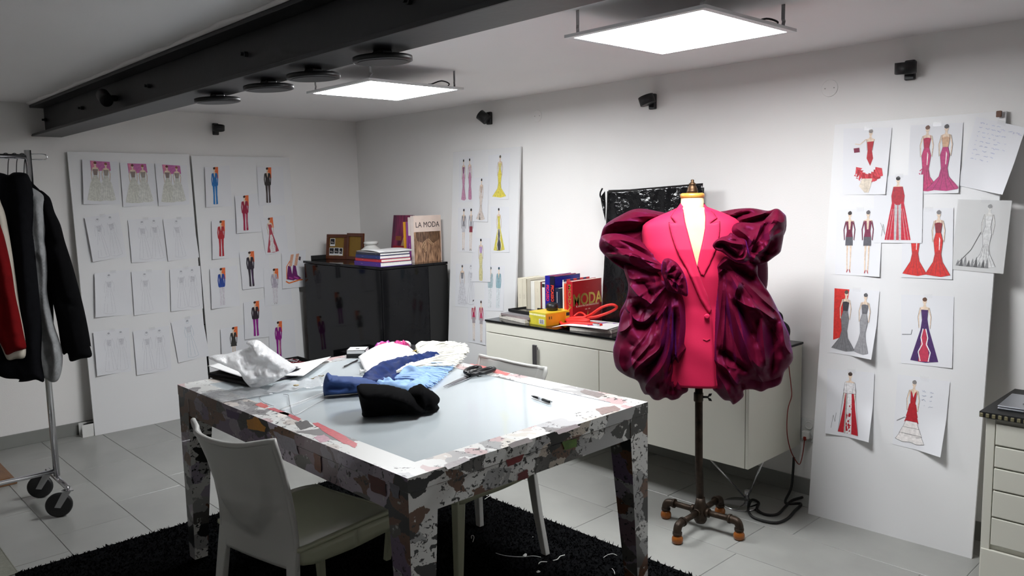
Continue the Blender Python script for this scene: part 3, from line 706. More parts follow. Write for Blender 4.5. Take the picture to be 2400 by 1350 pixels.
# ---- second board, coloured suits with an orange block behind the head
gS = 'coloured suit sketches on the second board'
def suit(cx, kind, c1, c2=None, hair='3a2018', c3=None):
    def d(D):
        D.poly([(cx + .0, .985), (cx + .16, .985), (cx + .15, .7), (cx + .04, .72)], 'e8703a'); D.fig(cx, .985, .95, kind, c1, c2, hair, c3=c3)
    return d
Sb = [('sketch of a cobalt blue trouser suit at the top left', ((478, 392), (538, 388), (544, 483), (481, 486)), suit(.38, 'suit', '1f6fb5', '2a7cc0')),
      ('sketch of a black jacket and dark trousers at the top right', ((601, 392), (664, 390), (667, 479), (606, 482)), suit(.38, 'suit', '332e2c', '4a3f3e')),
      ('sketch of a crimson suit in the upper middle', ((549, 460), (614, 452), (620, 543), (553, 547)), suit(.34, 'suit', '9c1a3e', 'a8204a', c3='d890a4')),
      ('sketch of a bright red trouser suit at the left', ((494, 518), (558, 512), (563, 603), (496, 608)), suit(.34, 'suit', 'b3202c', 'b82a38')),
      ('sketch of a white coat with a long red skirt', ((609, 512), (668, 504), (676, 591), (622, 597)), suit(.34, 'slit', 'b04656', 'e0dcdc')),
      ('sketch of a black suit with purple lapels in the centre', ((560, 591), (629, 583), (634, 672), (568, 679)), suit(.34, 'suit', '2c2430', '322c34', c3='5a2a6a')),
      ('sketch of a purple and orange high heeled shoe', ((659, 593), (717, 585), (714, 672), (661, 677)), lambda D: D.shoes()),
      ('sketch of a blue jacket over white trousers', ((490, 630), (556, 622), (562, 717), (494, 724)), suit(.4, 'suit', '24479a', 'd8d4dc')),
      ('sketch of a pale grey coat with white trousers', ((616, 630), (679, 626), (685, 713), (620, 717)), suit(.4, 'coat', 'b8b0be', 'dcd8de')),
      ('sketch of a black top with magenta trousers', ((570, 709), (635, 699), (642, 788), (573, 796)), suit(.4, 'suit', '2a1c28', '94208c')),
      ('sketch of a short black jacket with bare legs', ((515, 771), (581, 759), (585, 850), (518, 854)), suit(.46, 'short', '34322f', None)),
      ('sketch of a magenta suit at the bottom right', ((629, 755), (689, 747), (695, 838), (631, 844)), suit(.36, 'suit', '8c1480', '94208c', c3='e8b090'))]
for i, (lab, cs, d) in enumerate(Sb): sheet('L2', lab + ' of the second board', cs, d, (.02 if i in (0, 2, 3, 7, 10) else .008, 0, 0, 0), lift=(2 if i in (2, 5, 6, 9) else 0), grp=gS, tape=False)
# ---- centre board
gC = 'gown sketches on the narrow board'
def two(a, b):
    def d(D): D.fig(*a[0], **a[1]); D.fig(*b[0], **b[1])
    return d
def one(*a, **k):
    def d(D): D.fig(*a, **k)
    return d
K = lambda *a, **k: (a, k)
Cb = [('sketch of two narrow mauve gowns, top left', ((1076, 372), (1110, 367), (1112, 472), (1075, 475)), two(K(.32, .97, .93, 'mermaid', '9a6a86', 'c994b0', c3='a87a94', wide=.7), K(.74, .97, .93, 'mermaid', 'd8b8c4', 'c48aa8', c3='a87a94', wide=.5))),
      ('sketch of a yellow ruffled gown, top right', ((1145, 364), (1196, 358), (1192, 467), (1144, 468)), one(.55, .97, .93, 'mermaid', 'd8cc84', 'e2d25a', hair='6a6258', c3='a8983c', wide=1.6)),
      ('sketch of a pale gown with a black feathered hem', ((1110, 417), (1145, 414), (1143, 520), (1106, 519)), two(K(.55, .97, .94, 'mermaid', 'c9b4a8', 'd9ccc4', c3='8a8078', wide=1.3), K(.5, .2, .16, 'ball', '3c3a3c', '4c4a4c', '4c4a4c', '4c4a4c', legs=False, arms=False))),
      ('sketch of two short black and white outfits with red bags', ((1074, 487), (1117, 485), (1116, 592), (1072, 589)), two(K(.32, .97, .94, 'mini', '8c8a90', 'c8c6cc', '3a3438', c3='1c1a1c'), K(.72, .97, .94, 'mini', 'a8a6ac', '8a3a48', '2c2828', c3='1c1a1c'))),
      ('sketch of a yellow gown with a black slit skirt', ((1150, 484), (1193, 485), (1194, 591), (1151, 592)), one(.45, .97, .94, 'slit', 'd4c85c', '4a4a50', '2c2828', wide=1.2)),
      ('sketch of a slim lilac and yellow dress', ((1106, 557), (1149, 558), (1150, 661), (1105, 660)), one(.5, .98, .96, 'mermaid', 'b89ac4', 'd8d09c', '2c2828', c3='b0a87c', wide=.4)),
      ('sketch of a grey lace gown beside a slim figure', ((1068, 618), (1112, 618), (1113, 722), (1067, 718)), two(K(.36, .97, .93, 'ball', '8c8c92', 'dcdce2', '6a6668', c3='9a9aa0', wide=.8), K(.82, .97, .9, 'pencil', '9a9aa2'))),
      ('sketch of two figures in pale teal outfits', ((1137, 622), (1183, 623), (1180, 729), (1134, 728)), two(K(.3, .97, .93, 'suit', 'a9bcc2', 'dfe3e6', '5a6468'), K(.72, .97, .93, 'suit', '94b4be', 'd8e0e4', '3a5a68'))),
      ('sketch of two figures in magenta jackets at the bottom', ((1096, 700), (1138, 702), (1139, 809), (1097, 801)), two(K(.34, .98, .94, 'mini', 'b83a5c', 'a89ca0', '3a2c2c', c3='1c1a1c'), K(.76, .97, .93, 'mini', 'c04a6a', 'a8a0a4', '5a4a48', c3='1c1a1c')))]
for i, (lab, cs, d) in enumerate(Cb): sheet('C', lab + ' of the narrow board', cs, d, (0, 0, .0, .004 if i in (3, 6, 8) else .002), lift=(1 if i in (2, 5, 8) else 0), grp=gC, tape=False)
# ---- right board
gR = 'gown sketches on the right board'
def redgrey(D):
    D.poly([(.03, .985), (.36, .985), (.3, .6), (.22, .25), (.06, .2)], 'd8322c')
    D.fig(.3, .97, .92, 'mermaid', '3c3a40', '7c7c80', '5a5048', c3='4a4a50', wide=1.3); D.fig(.72, .95, .9, 'mermaid', '6a6a70', '9a9a9e', '5c5c60', c3='6a6a70', wide=.9)
def pinkpair(D):
    D.fig(.34, .985, .95, 'mermaid', 'b3274f', 'c2386e', '7a5a4c', wide=1.3); D.fig(.7, .985, .95, 'mermaid', 'd0a888', 'b83a76', '5c5a5c', wide=1.5)
    for i in range(4): D.line([(.05 + .06 * i, .06 + .09 * i), (.14 + .05 * i, .1 + .09 * i), (.1 + .06 * i, .14 + .08 * i)], .006, 'c2386e')
def bwgown(D):
    D.fig(.62, .94, .88, 'mermaid', 'dcdcdc', 'd4d4d4', '9a9a9a', 'd9d7d4', wide=1.1, c3='5a5a5c')
    for i in range(9): D.poly([(.08 + i * .07, .06), (.15 + i * .07, .06), (.12 + i * .07, .15 + .03 * (i % 3))], '5c5c5e' if i % 2 else '8a8a8c')
    D.line([(.5, .55), (.35, .3), (.1, .08)], .003, '5a5a5c')
def tier(D):
    D.fig(.34, .95, .9, 'tier', 'b3202c', hair='8a8684'); D.scribble(.5, .82, .75, .7, 'a8b0c4', 3); D.scribble(.55, .62, .7, .6, 'b0b4c4', 1); D.line([(.05, .35), (.2, .42), (.24, .4)], .003, '6a6a6c')
def whitecape(D):
    D.fig(.5, .98, .95, 'column', 'b8202e', 'e6e4e6', '4a3830'); D.line([(.12, .1), (.16, .3), (.2, .2), (.22, .34)], .003, '8a8a8c')
def purplegown(D):
    D.fig(.46, .97, .93, 'slit', '4a2c66', 'c23a56', '6a4a3a', wide=1.1); D.line([(.02, .42), (.2, .43), (.22, .5)], .003, '5a5a5c')
def redruffle(D): D.fig(.58, .98, .95, 'ruffle', 'b3202e', 'd23c48', '8c8480', arms=False)
def capetrouser(D):
    D.fig(.5, .985, .96, 'capep', 'c41f38', 'bdbdc0', '1f1c20', c3='b02434'); D.line([(.16, .1), (.2, .28), (.24, .12), (.14, .3)], .003, '9a9a9c')
def burg(D):
    D.fig(.3, .97, .93, 'mini', '6e2440', '5a5a62', '3c3434', c3='a02040'); D.fig(.7, .97, .93, 'mini', '7a2848', '5c5a62', '6a6668', c3='a02040')
def redpair(D):
    D.fig(.27, .97, .94, 'mermaid', '9c2430', 'd4302e', '5a4a48', wide=1.15); D.fig(.72, .97, .94, 'mermaid', '8a2a34', 'd4302e', '8a8688', wide=1.15)
def note(D):
    D.scribble(.12, .93, .5, .42, 'aab2d6', 9, .009); D.scribble(.55, .9, .75, .62, 'b4bada', 4, .009); D.scribble(.8, .9, .95, .88, 'b0b6d8', 2, .008)
Rb = [('sketch of a red gown with a huge ruffled hem, top left', ((1977, 301), (2091, 299), (2077, 456), (1975, 456)), redruffle, (0, .012, 0, 0), 0), ('sketch of two raspberry pink mermaid gowns, front and back', ((2134, 294), (2258, 287), (2248, 453), (2126, 455)), pinkpair, (0, .01, 0, 0), 0),
      ('sketch of a red caped blouse with silver trousers', ((2049, 413), (2164, 409), (2161, 570), (2048, 569)), capetrouser, (0, .002, .0, 0), 2), ('sketch of two short burgundy dresses', ((1961, 492), (2069, 487), (2063, 649), (1957, 643)), burg, (0, .004, 0, .006), 0),
      ('sketch of two bright red mermaid gowns, front and back', ((2117, 490), (2235, 487), (2232, 655), (2112, 650)), redpair, (0, .002, 0, 0), 1), ('sketch of grey gowns against a red cape', ((1953, 673), (2062, 682), (2050, 842), (1945, 826)), redgrey, (0, .012, 0, .03), 0),
      ('sketch of a purple gown with white trim and a red slit', ((2112, 690), (2236, 695), (2232, 863), (2112, 851)), purplegown, (0, .004, 0, .0), 0), ('sketch of a white caped gown with red side panels', ((1939, 864), (2050, 874), (2044, 1034), (1936, 1015)), whitecape, (0, .012, .01, .03), 0),
      ('sketch of a red tiered flamenco style gown, bottom right', ((2104, 877), (2227, 895), (2211, 1069), (2092, 1041)), tier, (0, .01, 0, .03), 0)]
for lab, cs, d, cu, lf in Rb: sheet('R', lab + ' of the right board', cs, d, cu, lift=lf, grp=gR)
sheet('R', 'tracing paper sketch of a black and white trained gown hanging over the board edge', ((2245, 467), (2372, 470), (2352, 642), (2229, 631)), bwgown, (0, .004, 0, 0), M_vellum, 1)
n_ = sheet('R', 'tilted sheet of handwritten notes hanging over the top corner of the right board', ((2288, 273), (2405, 300), (2357, 459), (2243, 434)), note, (0, .03, 0, .02), None, 2)
n_.name = 'handwritten_note'; n_['category'] = 'note'
# small wooden clip on the top edge of the right board
p = at_y(2343, 268, -.03)
cl = thing('wooden_clip', 'small brown clip on the top corner of the right sketch board', 'clip', p)
M_clip = mat('clip_wood', '6b4a3a', .6)
MB().cbox((-.010, -.014, -.012), (.010, -.006, .014), .002).build('jaw', M_clip, cl); MB().cbox((-.010, .010, -.012), (.010, .018, .014), .002).build('jaw', M_clip, cl)
MB().tube([(-.010, -.006, .006), (-.010, .010, .006)], .003, 6).build('spring', M_zinc, cl)
# ================================================================ CABINETS AND WHAT STANDS ON THEM
M_gloss = mat('black_gloss', (0.006, 0.006, 0.007), 0.07, var=0.05, spec=0.2)
M_matt = mat('black_matt', (0.006, 0.006, 0.006), 0.6, var=0.05)
M_cream = mat('cream_lacquer', (0.76, 0.75, 0.665), 0.35, var=0.02, scale=2)
M_chrome = mat('chrome', (0.62, 0.62, 0.64), 0.14, 1.0, var=0.04)
M_brush = mat('brushed_steel', (0.24, 0.23, 0.25), 0.35, 1.0, var=0.1)
# ---- black cabinet in the corner
KX0, KX1, KY0, KY1, KZ = .215, 1.30, -.673, -.085, 1.085
cab = thing('black_cabinet', 'tall glossy black cabinet standing in the corner of the room', 'cabinet', ((KX0 + KX1) / 2, (KY0 + KY1) / 2, 0))
co = cab.location.copy()
def cp(name, a, b, m=M_gloss, bev=.003, par=cab): return MB().box(tuple(Vector(a) - co), tuple(Vector(b) - co)).build(name, m, par, bevel=bev)
cp('body', (KX0 - .02, KY0 + .022, .05), (KX1 - .018, KY1, KZ - .02))
cp('top', (KX0 - .022, KY0 + .003, KZ - .018), (KX1, KY1, KZ))
cp('plinth', (KX0 + .02, KY0 + .05, 0), (KX1 - .05, KY1 - .02, .05), M_matt)
cp('door', (KX0, KY0, .055), (KX1 - .02, KY0 + .02, KZ - .021), bev=.004)
cp('side_panel', (KX1 - .016, KY0 + .004, .055), (KX1, -.27, KZ - .021), bev=.004)
cp('dark_reflection_strip', (KX1 - .016, -.266, .055), (KX1 - .004, KY1, KZ - .021), M_matt)  # dark reflection at the rear of the glossy side, built as a matte strip
cp('rear_ledge', (KX0 - .02, -.60, KZ), (KX0 - .004, -.12, KZ + .035), M_matt)
ZC = KZ + .0005
# ---- books
def book(lab, loc, w, h, t, cover, rotz=0, lying=False, tilt=0, grp=None, pages='e9e4d6', spine=None, name='book', cat='book', hard=True, rx=0):
    """local: spine along z at x = -t/2..t/2, y from 0 (spine, facing -y) to w; z from 0 to h. lying: the height runs along -x, spine still facing -y"""
    b = thing(name, lab, cat, loc, rotz, grp)
    R_ = Matrix.Identity(4)
    if lying: R_ = Matrix(((0, 0, 1, 0), (0, 1, 0, 0), (1, 0, 0, t / 2), (0, 0, 0, 1))) @ Matrix.Identity(4)
    if tilt: R_ = Matrix.Rotation(tilt, 4, 'Y') @ R_
    if rx: R_ = Matrix.Rotation(rx, 4, 'X') @ R_
    mc = cover if not isinstance(cover, str) else mat('cover_' + cover, cover, .38, var=.05, scale=12)
    ms = mc if spine is None else mat('cover_' + spine, spine, .38, var=.05, scale=12)
    mp = mat('pages_' + pages, pages, .8, var=.06, scale=120)
    k = .003 if hard else .0006; e = .003 if hard else 0
    c = MB(); c.box((-t / 2, 0, 0), (-t / 2 + k, w, h), M=R_); c.box((t / 2 - k, 0, 0), (t / 2, w, h), M=R_)
    c.build('cover', mc, b)
    MB().cbox((-t / 2, -.0012, 0), (t / 2, .0022, h), .0008, M=R_).build('spine', ms, b)
    MB().box((-t / 2 + k, .0022, e), (t / 2 - k, w - e, h - e), M=R_).build('pages', mp, b)
    b['_t'] = t
    return b, R_
def bk_text(b, R_, body, size, col, where, u, v, w, h, t, fs=(1, 1), rot=0, bold=0.0, name='title', metal=False):
    """where: 'cover' (the +x board) or 'spine'; u, v fractions"""
    m = mat('gold_foil', (0.75, 0.55, 0.14), 0.3, .8, var=.05) if metal else ink(col)
    if where == 'cover': M = frame((t / 2 + .0006, u * w, v * h), (0, 1, 0), (0, 0, 1))
    else: M = frame(((u - .5) * t, -.0022, v * h), (1, 0, 0), (0, 0, 1))
    M = R_ @ M @ Matrix.Rotation(rot, 4, 'Z')
    return text(body, size, name, m, b, M, font_scale=fs, bold=bold)
# stack lying on the front corner of the black cabinet
gK = 'stack of books lying on the black cabinet'
sx, sy = 1.275, -.665
z = ZC
stk = []
for lab, t, L, w, col, dx, pg in (('purple book at the bottom of the stack on the black cabinet', .032, .335, .27, '4a2088', 0, 'e8e6e2'), ('red paperback between the purple and navy books of the stack', .022, .33, .255, 'c8283a', .004, 'e4ded6'),
                                  ('navy blue book in the stack on the black cabinet', .024, .31, .26, '1c2f6e', -.004, 'e8e6e2'), ('dark slate book topmost of the spines in the stack', .017, .305, .255, '22263c', -.002, 'eceae6')):
    b, R_ = book(lab, (sx - L + dx, sy + (.004 if col == 'c8283a' else 0), z), w, L, t, col, lying=True, grp=gK, pages=pg, spine=col)
    for fu, ln in ((.86, 5), (.3, 8)) if col != '22263c' else ((.84, 4),):
        text('l' * 0 + ('—' * (ln // 3 or 1)), .012, 'title', ink('d9d4da'), b, R_ @ frame((0, -.0022, fu * L), (0, 0, 1), (-1, 0, 0)))
    z += t + .0006; stk.append(z)
M_white = mat('white_paper', (0.80, 0.80, 0.80), 0.6, var=.02)
mg = thing('magazine', 'white open magazine lying on top of the book stack', 'magazine', (sx - .15, sy + .14, z))
MB().grid(lambda u, v: ((u - .5) * .29, (v - .5) * .29, .006 + .010 * math.sin(u * PI) + .002 * math.sin(v * 9)), 14, 6).build('cover', M_white, mg, solid=.003)
MB().box((-.14, -.14, .0005), (.14, .14, .005)).build('pages', M_white, mg)
# upright books at the wall end of the cabinet
b, R_ = book('tall fashion book with a draped brown dress on its cover standing on the black cabinet', (1.185, -.317, ZC), .255, .345, .036, 'e6d2c6', grp='books standing on the black cabinet', pages='efe6df', spine='efe0d8')
def drapery(name, a, c, sc):
    m = bpy.data.materials.new(name); m.use_nodes = True; nt = m.node_tree; bb = nt.nodes['Principled BSDF']; bb.inputs['Roughness'].default_value = .4
    tc = nt.nodes.new('ShaderNodeTexCoord'); mp = nt.nodes.new('ShaderNodeMapping'); mp.inputs['Scale'].default_value = (1, sc, sc * .22); nt.links.new(tc.outputs['Object'], mp.inputs[0])
    n = nt.nodes.new('ShaderNodeTexNoise'); n.inputs['Scale'].default_value = 1; n.inputs['Detail'].default_value = 5; nt.links.new(mp.outputs[0], n.inputs['Vector'])
    r = nt.nodes.new('ShaderNodeValToRGB'); r.color_ramp.elements[0].position = .34; r.color_ramp.elements[1].position = .68; r.color_ramp.elements[0].color = (*hexc(a), 1); r.color_ramp.elements[1].color = (*hexc(c), 1)
    nt.links.new(n.outputs['Fac'], r.inputs[0]); nt.links.new(r.outputs[0], bb.inputs['Base Color']); return m
bt = .036
def cov(poly, m, name, e): MB().add([(bt / 2 + e, .255 * u, .345 * v) for u, v in poly], [tuple(range(len(poly)))]).build(name, m, b)
cov([(.0, 0), (.97, 0), (.97, .655), (0, .655)], drapery('sepia_drapery', '5a3c2c', 'c49a78', 70), 'photo_print', .0004)
cov([(.06, .655), (.5, .655), (.52, .5), (.3, .42), (.1, .47)], drapery('sepia_bodice', '4a3428', '8a6a54', 90), 'photo_print', .0007)
cov([(.52, .655), (.95, .655), (.92, .48), (.7, .4), (.54, .47)], drapery('sepia_bodice_right', '46301f', '86664c', 90), 'photo_print', .0007)
for pth in ([(.5, .5), (.36, .44), (.27, .34), (.3, .3), (.42, .42)], [(.52, .5), (.62, .42), (.7, .38), (.64, .36), (.53, .44)], [(.4, .44), (.34, .33), (.37, .21), (.42, .24), (.4, .34)]):
    MB().tube([(bt / 2 + .0012, .255 * u, .345 * v) for u, v in pth], .0032, 5).build('bow_print', ink('b59474'), b)
bk_text(b, R_, 'LA MODA', .050, '2c2426', 'cover', .5, .80, .255, .345, .036, fs=(1, 1.15))
bk_text(b, R_, '— — — —', .007, '9a8a84', 'cover', .33, .92, .255, .345, .036)
b, R_ = book('slim purple and white book beside the tall fashion book', (1.148, -.315, ZC), .22, .335, .026, '8a3a8c', grp='books standing on the black cabinet', spine='8e2f8a')
MB().box((-.0135, -.0018, .2), (.0135, .003, .335)).build('spine_band', mat('cover_efe0d8', 'efe0d8', .38), b)
bk_text(b, R_, '— — —', .020, 'e6c8e2', 'spine', .5, .32, .22, .335, .026, rot=-PI / 2)
b, R_ = book('purple softcover book on the black cabinet, between the yellow one and the white one', (1.121, -.318, ZC), .22, .30, .022, '93408f', grp='books standing on the black cabinet', spine='93408f')
b, R_ = book('yellow book standing on the black cabinet', (1.093, -.322, ZC), .22, .30, .022, 'e2a020', grp='books standing on the black cabinet', spine='e6a522')
p0 = at_y(912, 585, -.13)
b, R_ = book('large magenta art book leaning on the wall behind the yellow book', (.87, -.115, ZC), .26, .345, .014, drapery('magenta_cover', '4a1238', '9a2a5c', 26), rotz=-PI / 2 , grp='books standing on the black cabinet', hard=True)
b.rotation_euler = (math.radians(-9), 0, 0); b.location = (.85, -.135, ZC + .002)
b.rotation_euler = (0, 0, 0)
# orient: cover board (+x) turned to face -y
b.matrix_world = Matrix.Translation((.655, -.145, ZC + .001)) @ Matrix.Rotation(math.radians(-8), 4, 'X') @ Matrix.Rotation(-PI / 2, 4, 'Z')
def mcov(poly, col, e): MB().add([(.007 + e, .26 * u, .345 * v) for u, v in poly], [tuple(range(len(poly)))]).build('cover_print', ink(col), b)
mcov([(.1, .03), (.95, .03), (.95, .3), (.1, .3)], 'a8242c', .0005); mcov([(.35, .3), (.5, .3), (.6, .5), (.8, .7), (.9, .6), (.8, .32), (.7, .3)], 'c9a27c', .0008)
mcov([(.2, .42), (.5, .42), (.5, .52), (.2, .52)], '9c5a34', .001)
for u in (.25, .5, .7): mcov([(u, .06), (u + .1, .06), (u + .07, .2), (u + .02, .2)], 'b8958c', .001)
# ornament of two stacked white dishes
M_porc = mat('white_porcelain', (0.74, 0.74, 0.72), 0.2, var=.02)
cr = thing('porcelain_dish', 'small white porcelain lidded dish standing beside the photo frames', 'dish', (.74, -.385, ZC))
MB().lathe([(.03, 0), (.05, .004), (.07, .035), (.078, .05), (.07, .054), (.03, .058)], 32).build('lower_bowl', M_porc, cr)
MB().lathe([(.028, .058), (.07, .078), (.079, .09), (.062, .1), (.042, .118), (.04, .126)], 32).build('lid', M_porc, cr)
MB().lathe([(.04, .126), (.054, .131), (.056, .146), (.046, .152), (.02, .154)], 32).build('rim_cap', M_porc, cr)
# folding photo frame
M_fw = mat('frame_wood', '5a2c14', .4, var=.25, scale=14); M_cork = mat('frame_card', '8a6a28', .8, var=.08, scale=30)
fr = thing('photo_frame', 'hinged double wooden photo frame holding small instant photos', 'photo frame', (.405, -.401, ZC))
def leaf(a, c, h, lean, name):
    a, c = Vector((a[0] - .405, a[1] + .401, 0)), Vector((c[0] - .405, c[1] + .401, 0))
    x = c - a; L = x.length; nn = Vector((x.y, -x.x, 0)).normalized()
    M = frame(a, x, Vector((0, 0, 1)) - nn * lean)
    f = MB()
    for p, q in (((0, 0, -.008), (L, .026, .008)), ((0, h - .026, -.008), (L, h, .008)), ((0, .026, -.008), (.026, h - .026, .008)), ((L - .026, .026, -.008), (L, h - .026, .008))): f.box(p, q, M=M)
    f.build('frame', M_fw, fr, bevel=.002)
    MB().box((.02, .02, -.006), (L - .02, h - .02, -.001), M=M).build('card', M_cork, fr)
    return M, L
ML, LL = leaf((.211, -.469), (.405, -.401), .2, .13, 'l')
MR, LR = leaf((.407, -.400), (.605, -.375), .21, .1, 'r')
def photo(u, v, sc=1):
    q = MB().box((u, v, .0002), (u + .05 * sc, v + .062, .0012), M=ML).build('instant_photo', M_white, fr)
    MB().box((u + .004, v + .015, .0012), (u + .05 * sc - .004, v + .058, .0016), M=ML).build('picture', ink('17151a'), q)
    for a_, b_, r_ in ((.018, .032, .006), (.032, .028, .005)):
        MB().lathe([(r_, 0), (r_, .0004)], 10, M=ML @ Matrix.Translation((u + a_ * sc, v + b_, .0016))).build('picture', ink('b9b0aa'), q)
photo(.034, .105); photo(.028, .03); photo(.078, .031); photo(.128, .029, .75)

# ---- white sideboard
SX0, SX1, SY0, SY1, SZ0, SZ = 2.225, 4.045, -.54, -.025, .262, .795
sb = thing('white_sideboard', 'long cream white sideboard with black glass top against the right wall', 'sideboard', ((SX0 + SX1) / 2, (SY0 + SY1) / 2, 0))
so_ = sb.location.copy()
def sp_(name, a, b, m=M_cream, bev=.002, par=sb): return MB().box(tuple(Vector(a) - so_), tuple(Vector(b) - so_)).build(name, m, par, bevel=bev)
sp_('body', (SX0 + .002, SY0 + .022, SZ0 + .004), (SX1 - .002, SY1, SZ - .012))
sp_('top', (SX0 - .004, SY0 - .006, SZ - .011), (SX1 + .004, SY1 + .006, SZ), M_gloss)
sp_('drawer_front', (SX0, SY0, .719), (SX1, SY0 + .02, SZ - .0125))
d1 = sp_('door', (SX0, SY0, SZ0), (3.142, SY0 + .02, .714)); sp_('door', (3.146, SY0, SZ0), (4.027, SY0 + .02, .714))
sp_('side_panel', (4.029, SY0 + .001, SZ0), (SX1, SY1, SZ - .0125))
h = MB().cbox(tuple(Vector((2.653, SY0 - .022, .53)) - so_), tuple(Vector((2.687, SY0 - .012, .69)) - so_), .002)
hd = h.build('handle', M_brush, d1)
MB().box(tuple(Vector((2.66, SY0 - .012, .545)) - so_), tuple(Vector((2.68, SY0, .56)) - so_)).box(tuple(Vector((2.66, SY0 - .012, .66)) - so_), tuple(Vector((2.68, SY0, .675)) - so_)).build('handle_post', M_brush, d1)
for lx in (3.905, 2.36):
    lg = MB(); q = Vector((lx, -.36, 0)) - so_
    lg.lathe([(.088, 0), (.088, .006), (.084, .008), (.02, .010)], 40, Matrix.Translation(q))
    L_ = lg.build('leg', M_chrome, sb)
    MB().tube([q + Vector((0, .06, .012)), q + Vector((-.085, -.16, SZ0 + .004))], .004, 8).tube([q + Vector((0, .06, .012)), q + Vector((.115, .02, SZ0 + .004))], .005, 8).tube([q + Vector((.0, .06, .01)), q + Vector((.0, .06, .06))], .012, 10).build('rod', M_chrome, L_)
ZS = SZ + .0005
gB = 'row of books standing on the sideboard'
UPX = [0.0]
def upright(lab, px0, px1, ys, wdt, hgt, cover, spine=None, pages='e9e4d6', py=660, **kw):
    xa = at_y(px0, py, ys).x; xb = at_y(px1, py, ys).x
    if xa < UPX[0]: xa = UPX[0]
    xb = max(xb, xa + .008); UPX[0] = xb
    t = xb - xa - .001
    b, R_ = book(lab, ((xa + xb) / 2, ys, ZS), wdt, hgt, t, cover, grp=gB, spine=spine or cover, pages=pages, **kw); return b, R_, t, wdt, hgt
YS = -.255
def sp_text(bk, body, size, col, v, fs=(1, 1), bold=0.0, u=.5, metal=False):
    b, R_, t, w, h = bk; bk_text(b, R_, body, size, col, 'spine', u, v, w, h, t, fs=fs, rot=-PI / 2, bold=bold, metal=metal)
B = upright('cream book nearest the narrow board, first of the row on the sideboard', 1213, 1224, YS, .2, .235, 'd9d2bf'); sp_text(B, '— —', .012, '8a8478', .5)
B = upright('cream book second of the row on the sideboard', 1224, 1233.5, YS, .2, .235, 'd6cfbc'); sp_text(B, '— —', .012, '8a8478', .5)
B = upright('thick beige grey book third of the row on the sideboard', 1233.5, 1243.7, YS + .006, .2, .23, 'b9b2a2')
B = upright('narrow white book in the row of cream books', 1243.7, 1252.7, YS, .2, .222, 'e4e2da')
B = upright('thick cream book with faint lettering near the blue books', 1252.7, 1266.5, YS, .2, .224, 'd8d0bc'); sp_text(B, '— —', .010, 'a39c8c', .75)
B = upright('thin dark red book between the cream and white books', 1266.5, 1270, YS + .003, .2, .222, '6e1d22')
B = upright('white book with a black square on its spine', 1270, 1277.5, YS, .2, .22, 'e8e6e2'); b, R_, t, w, h = B
MB().box((-t / 2 + .002, -.0018, .19), (t / 2 - .002, .0, .212)).build('spine_mark', ink('1a1a1c'), b)
B = upright('tall cobalt blue book with red lettering, left of the matching pair', 1277.5, 1289, YS - .012, .235, .266, '1d1c8c', pages='c8485a'); sp_text(B, 'PICASSO', .0265, 'e8304a', .6, fs=(1, 1.25), bold=.0005)
B = upright('tall dark blue book with red lettering, right of the matching pair', 1289, 1300, YS - .012, .235, .266, '1a1a5c', spine='151330', pages='c8485a'); sp_text(B, 'PICASSO', .0265, 'e8402c', .6, fs=(1, 1.25), bold=.0005)
b, R_, t, w, h = B
MB().add([(t / 2 + .0005, .002, .005), (t / 2 + .0005, .23, .005), (t / 2 + .0005, .23, .26), (t / 2 + .0005, .002, .26)], [(0, 1, 2, 3)]).build('cover_print', ink('1d1c8c', .3), b)
B = upright('short navy book with white lettering in the row', 1301, 1312, YS - .045, .16, .2, '17223c'); sp_text(B, '———', .022, 'e9e9ec', .72, fs=(1, 2.2)); sp_text(B, '— —', .010, 'b8b8c0', .42)
B = upright('navy and red striped tall white edged book', 1312.5, 1317, YS - .02, .235, .25, '2a3566', spine='eae8e4')
b, R_, t, w, h = B
for i in range(4): MB().box((-t / 2, .03 + i * .06, h - .022), (t / 2 + .0006, .06 + i * .06, h + .0004)).build('cover_stripe', ink('c83a3a'), b)
B = upright('thin white book beside the striped one', 1317, 1322, YS - .03, .22, .238, 'ece9e6')
B = upright('thin orange red book beside the big red book', 1322, 1327.5, YS - .05, .2, .232, 'd8482c')
B = upright('big red fashion book with gold lettering at the right end of the row', 1327.5, 1342, YS - .06, .265, .25, 'a8141e', spine='b01c28', pages='eadfd4')
b, R_, t, w, h = B
bk_text(b, R_, 'MODA', .088, 'd8a838', 'cover', .5, .53, w, h, t, fs=(1.0, 1.12), bold=.0022, metal=True)
bk_text(b, R_, 'EL SIGLO DE LOS DISEÑADORES', .0145, 'e6b8a8', 'cover', .5, .385, w, h, t, bold=.0003)
bk_text(b, R_, '1900 - 1999', .010, 'e6b8a8', 'cover', .5, .29, w, h, t); bk_text(b, R_, '— — —', .007, 'd89a88', 'cover', .5, .82, w, h, t)
MB().prism([(.126, .02), (.138, .02), (.136, .035), (.139, .05), (.134, .062), (.131, .05), (.128, .035)], t / 2 + .0004, t / 2 + .001, M=Matrix(((0, 0, 1, 0), (1, 0, 0, 0), (0, 1, 0, 0), (0, 0, 0, 1)))).build('emblem', mat('gold_foil', (0.75, 0.55, 0.14), 0.3, .8), b)
sp_text(B, 'MODA', .052, 'd8a838', .62, fs=(1, .62), metal=True, bold=.001); sp_text(B, '———', .014, 'e6d8cc', .12)
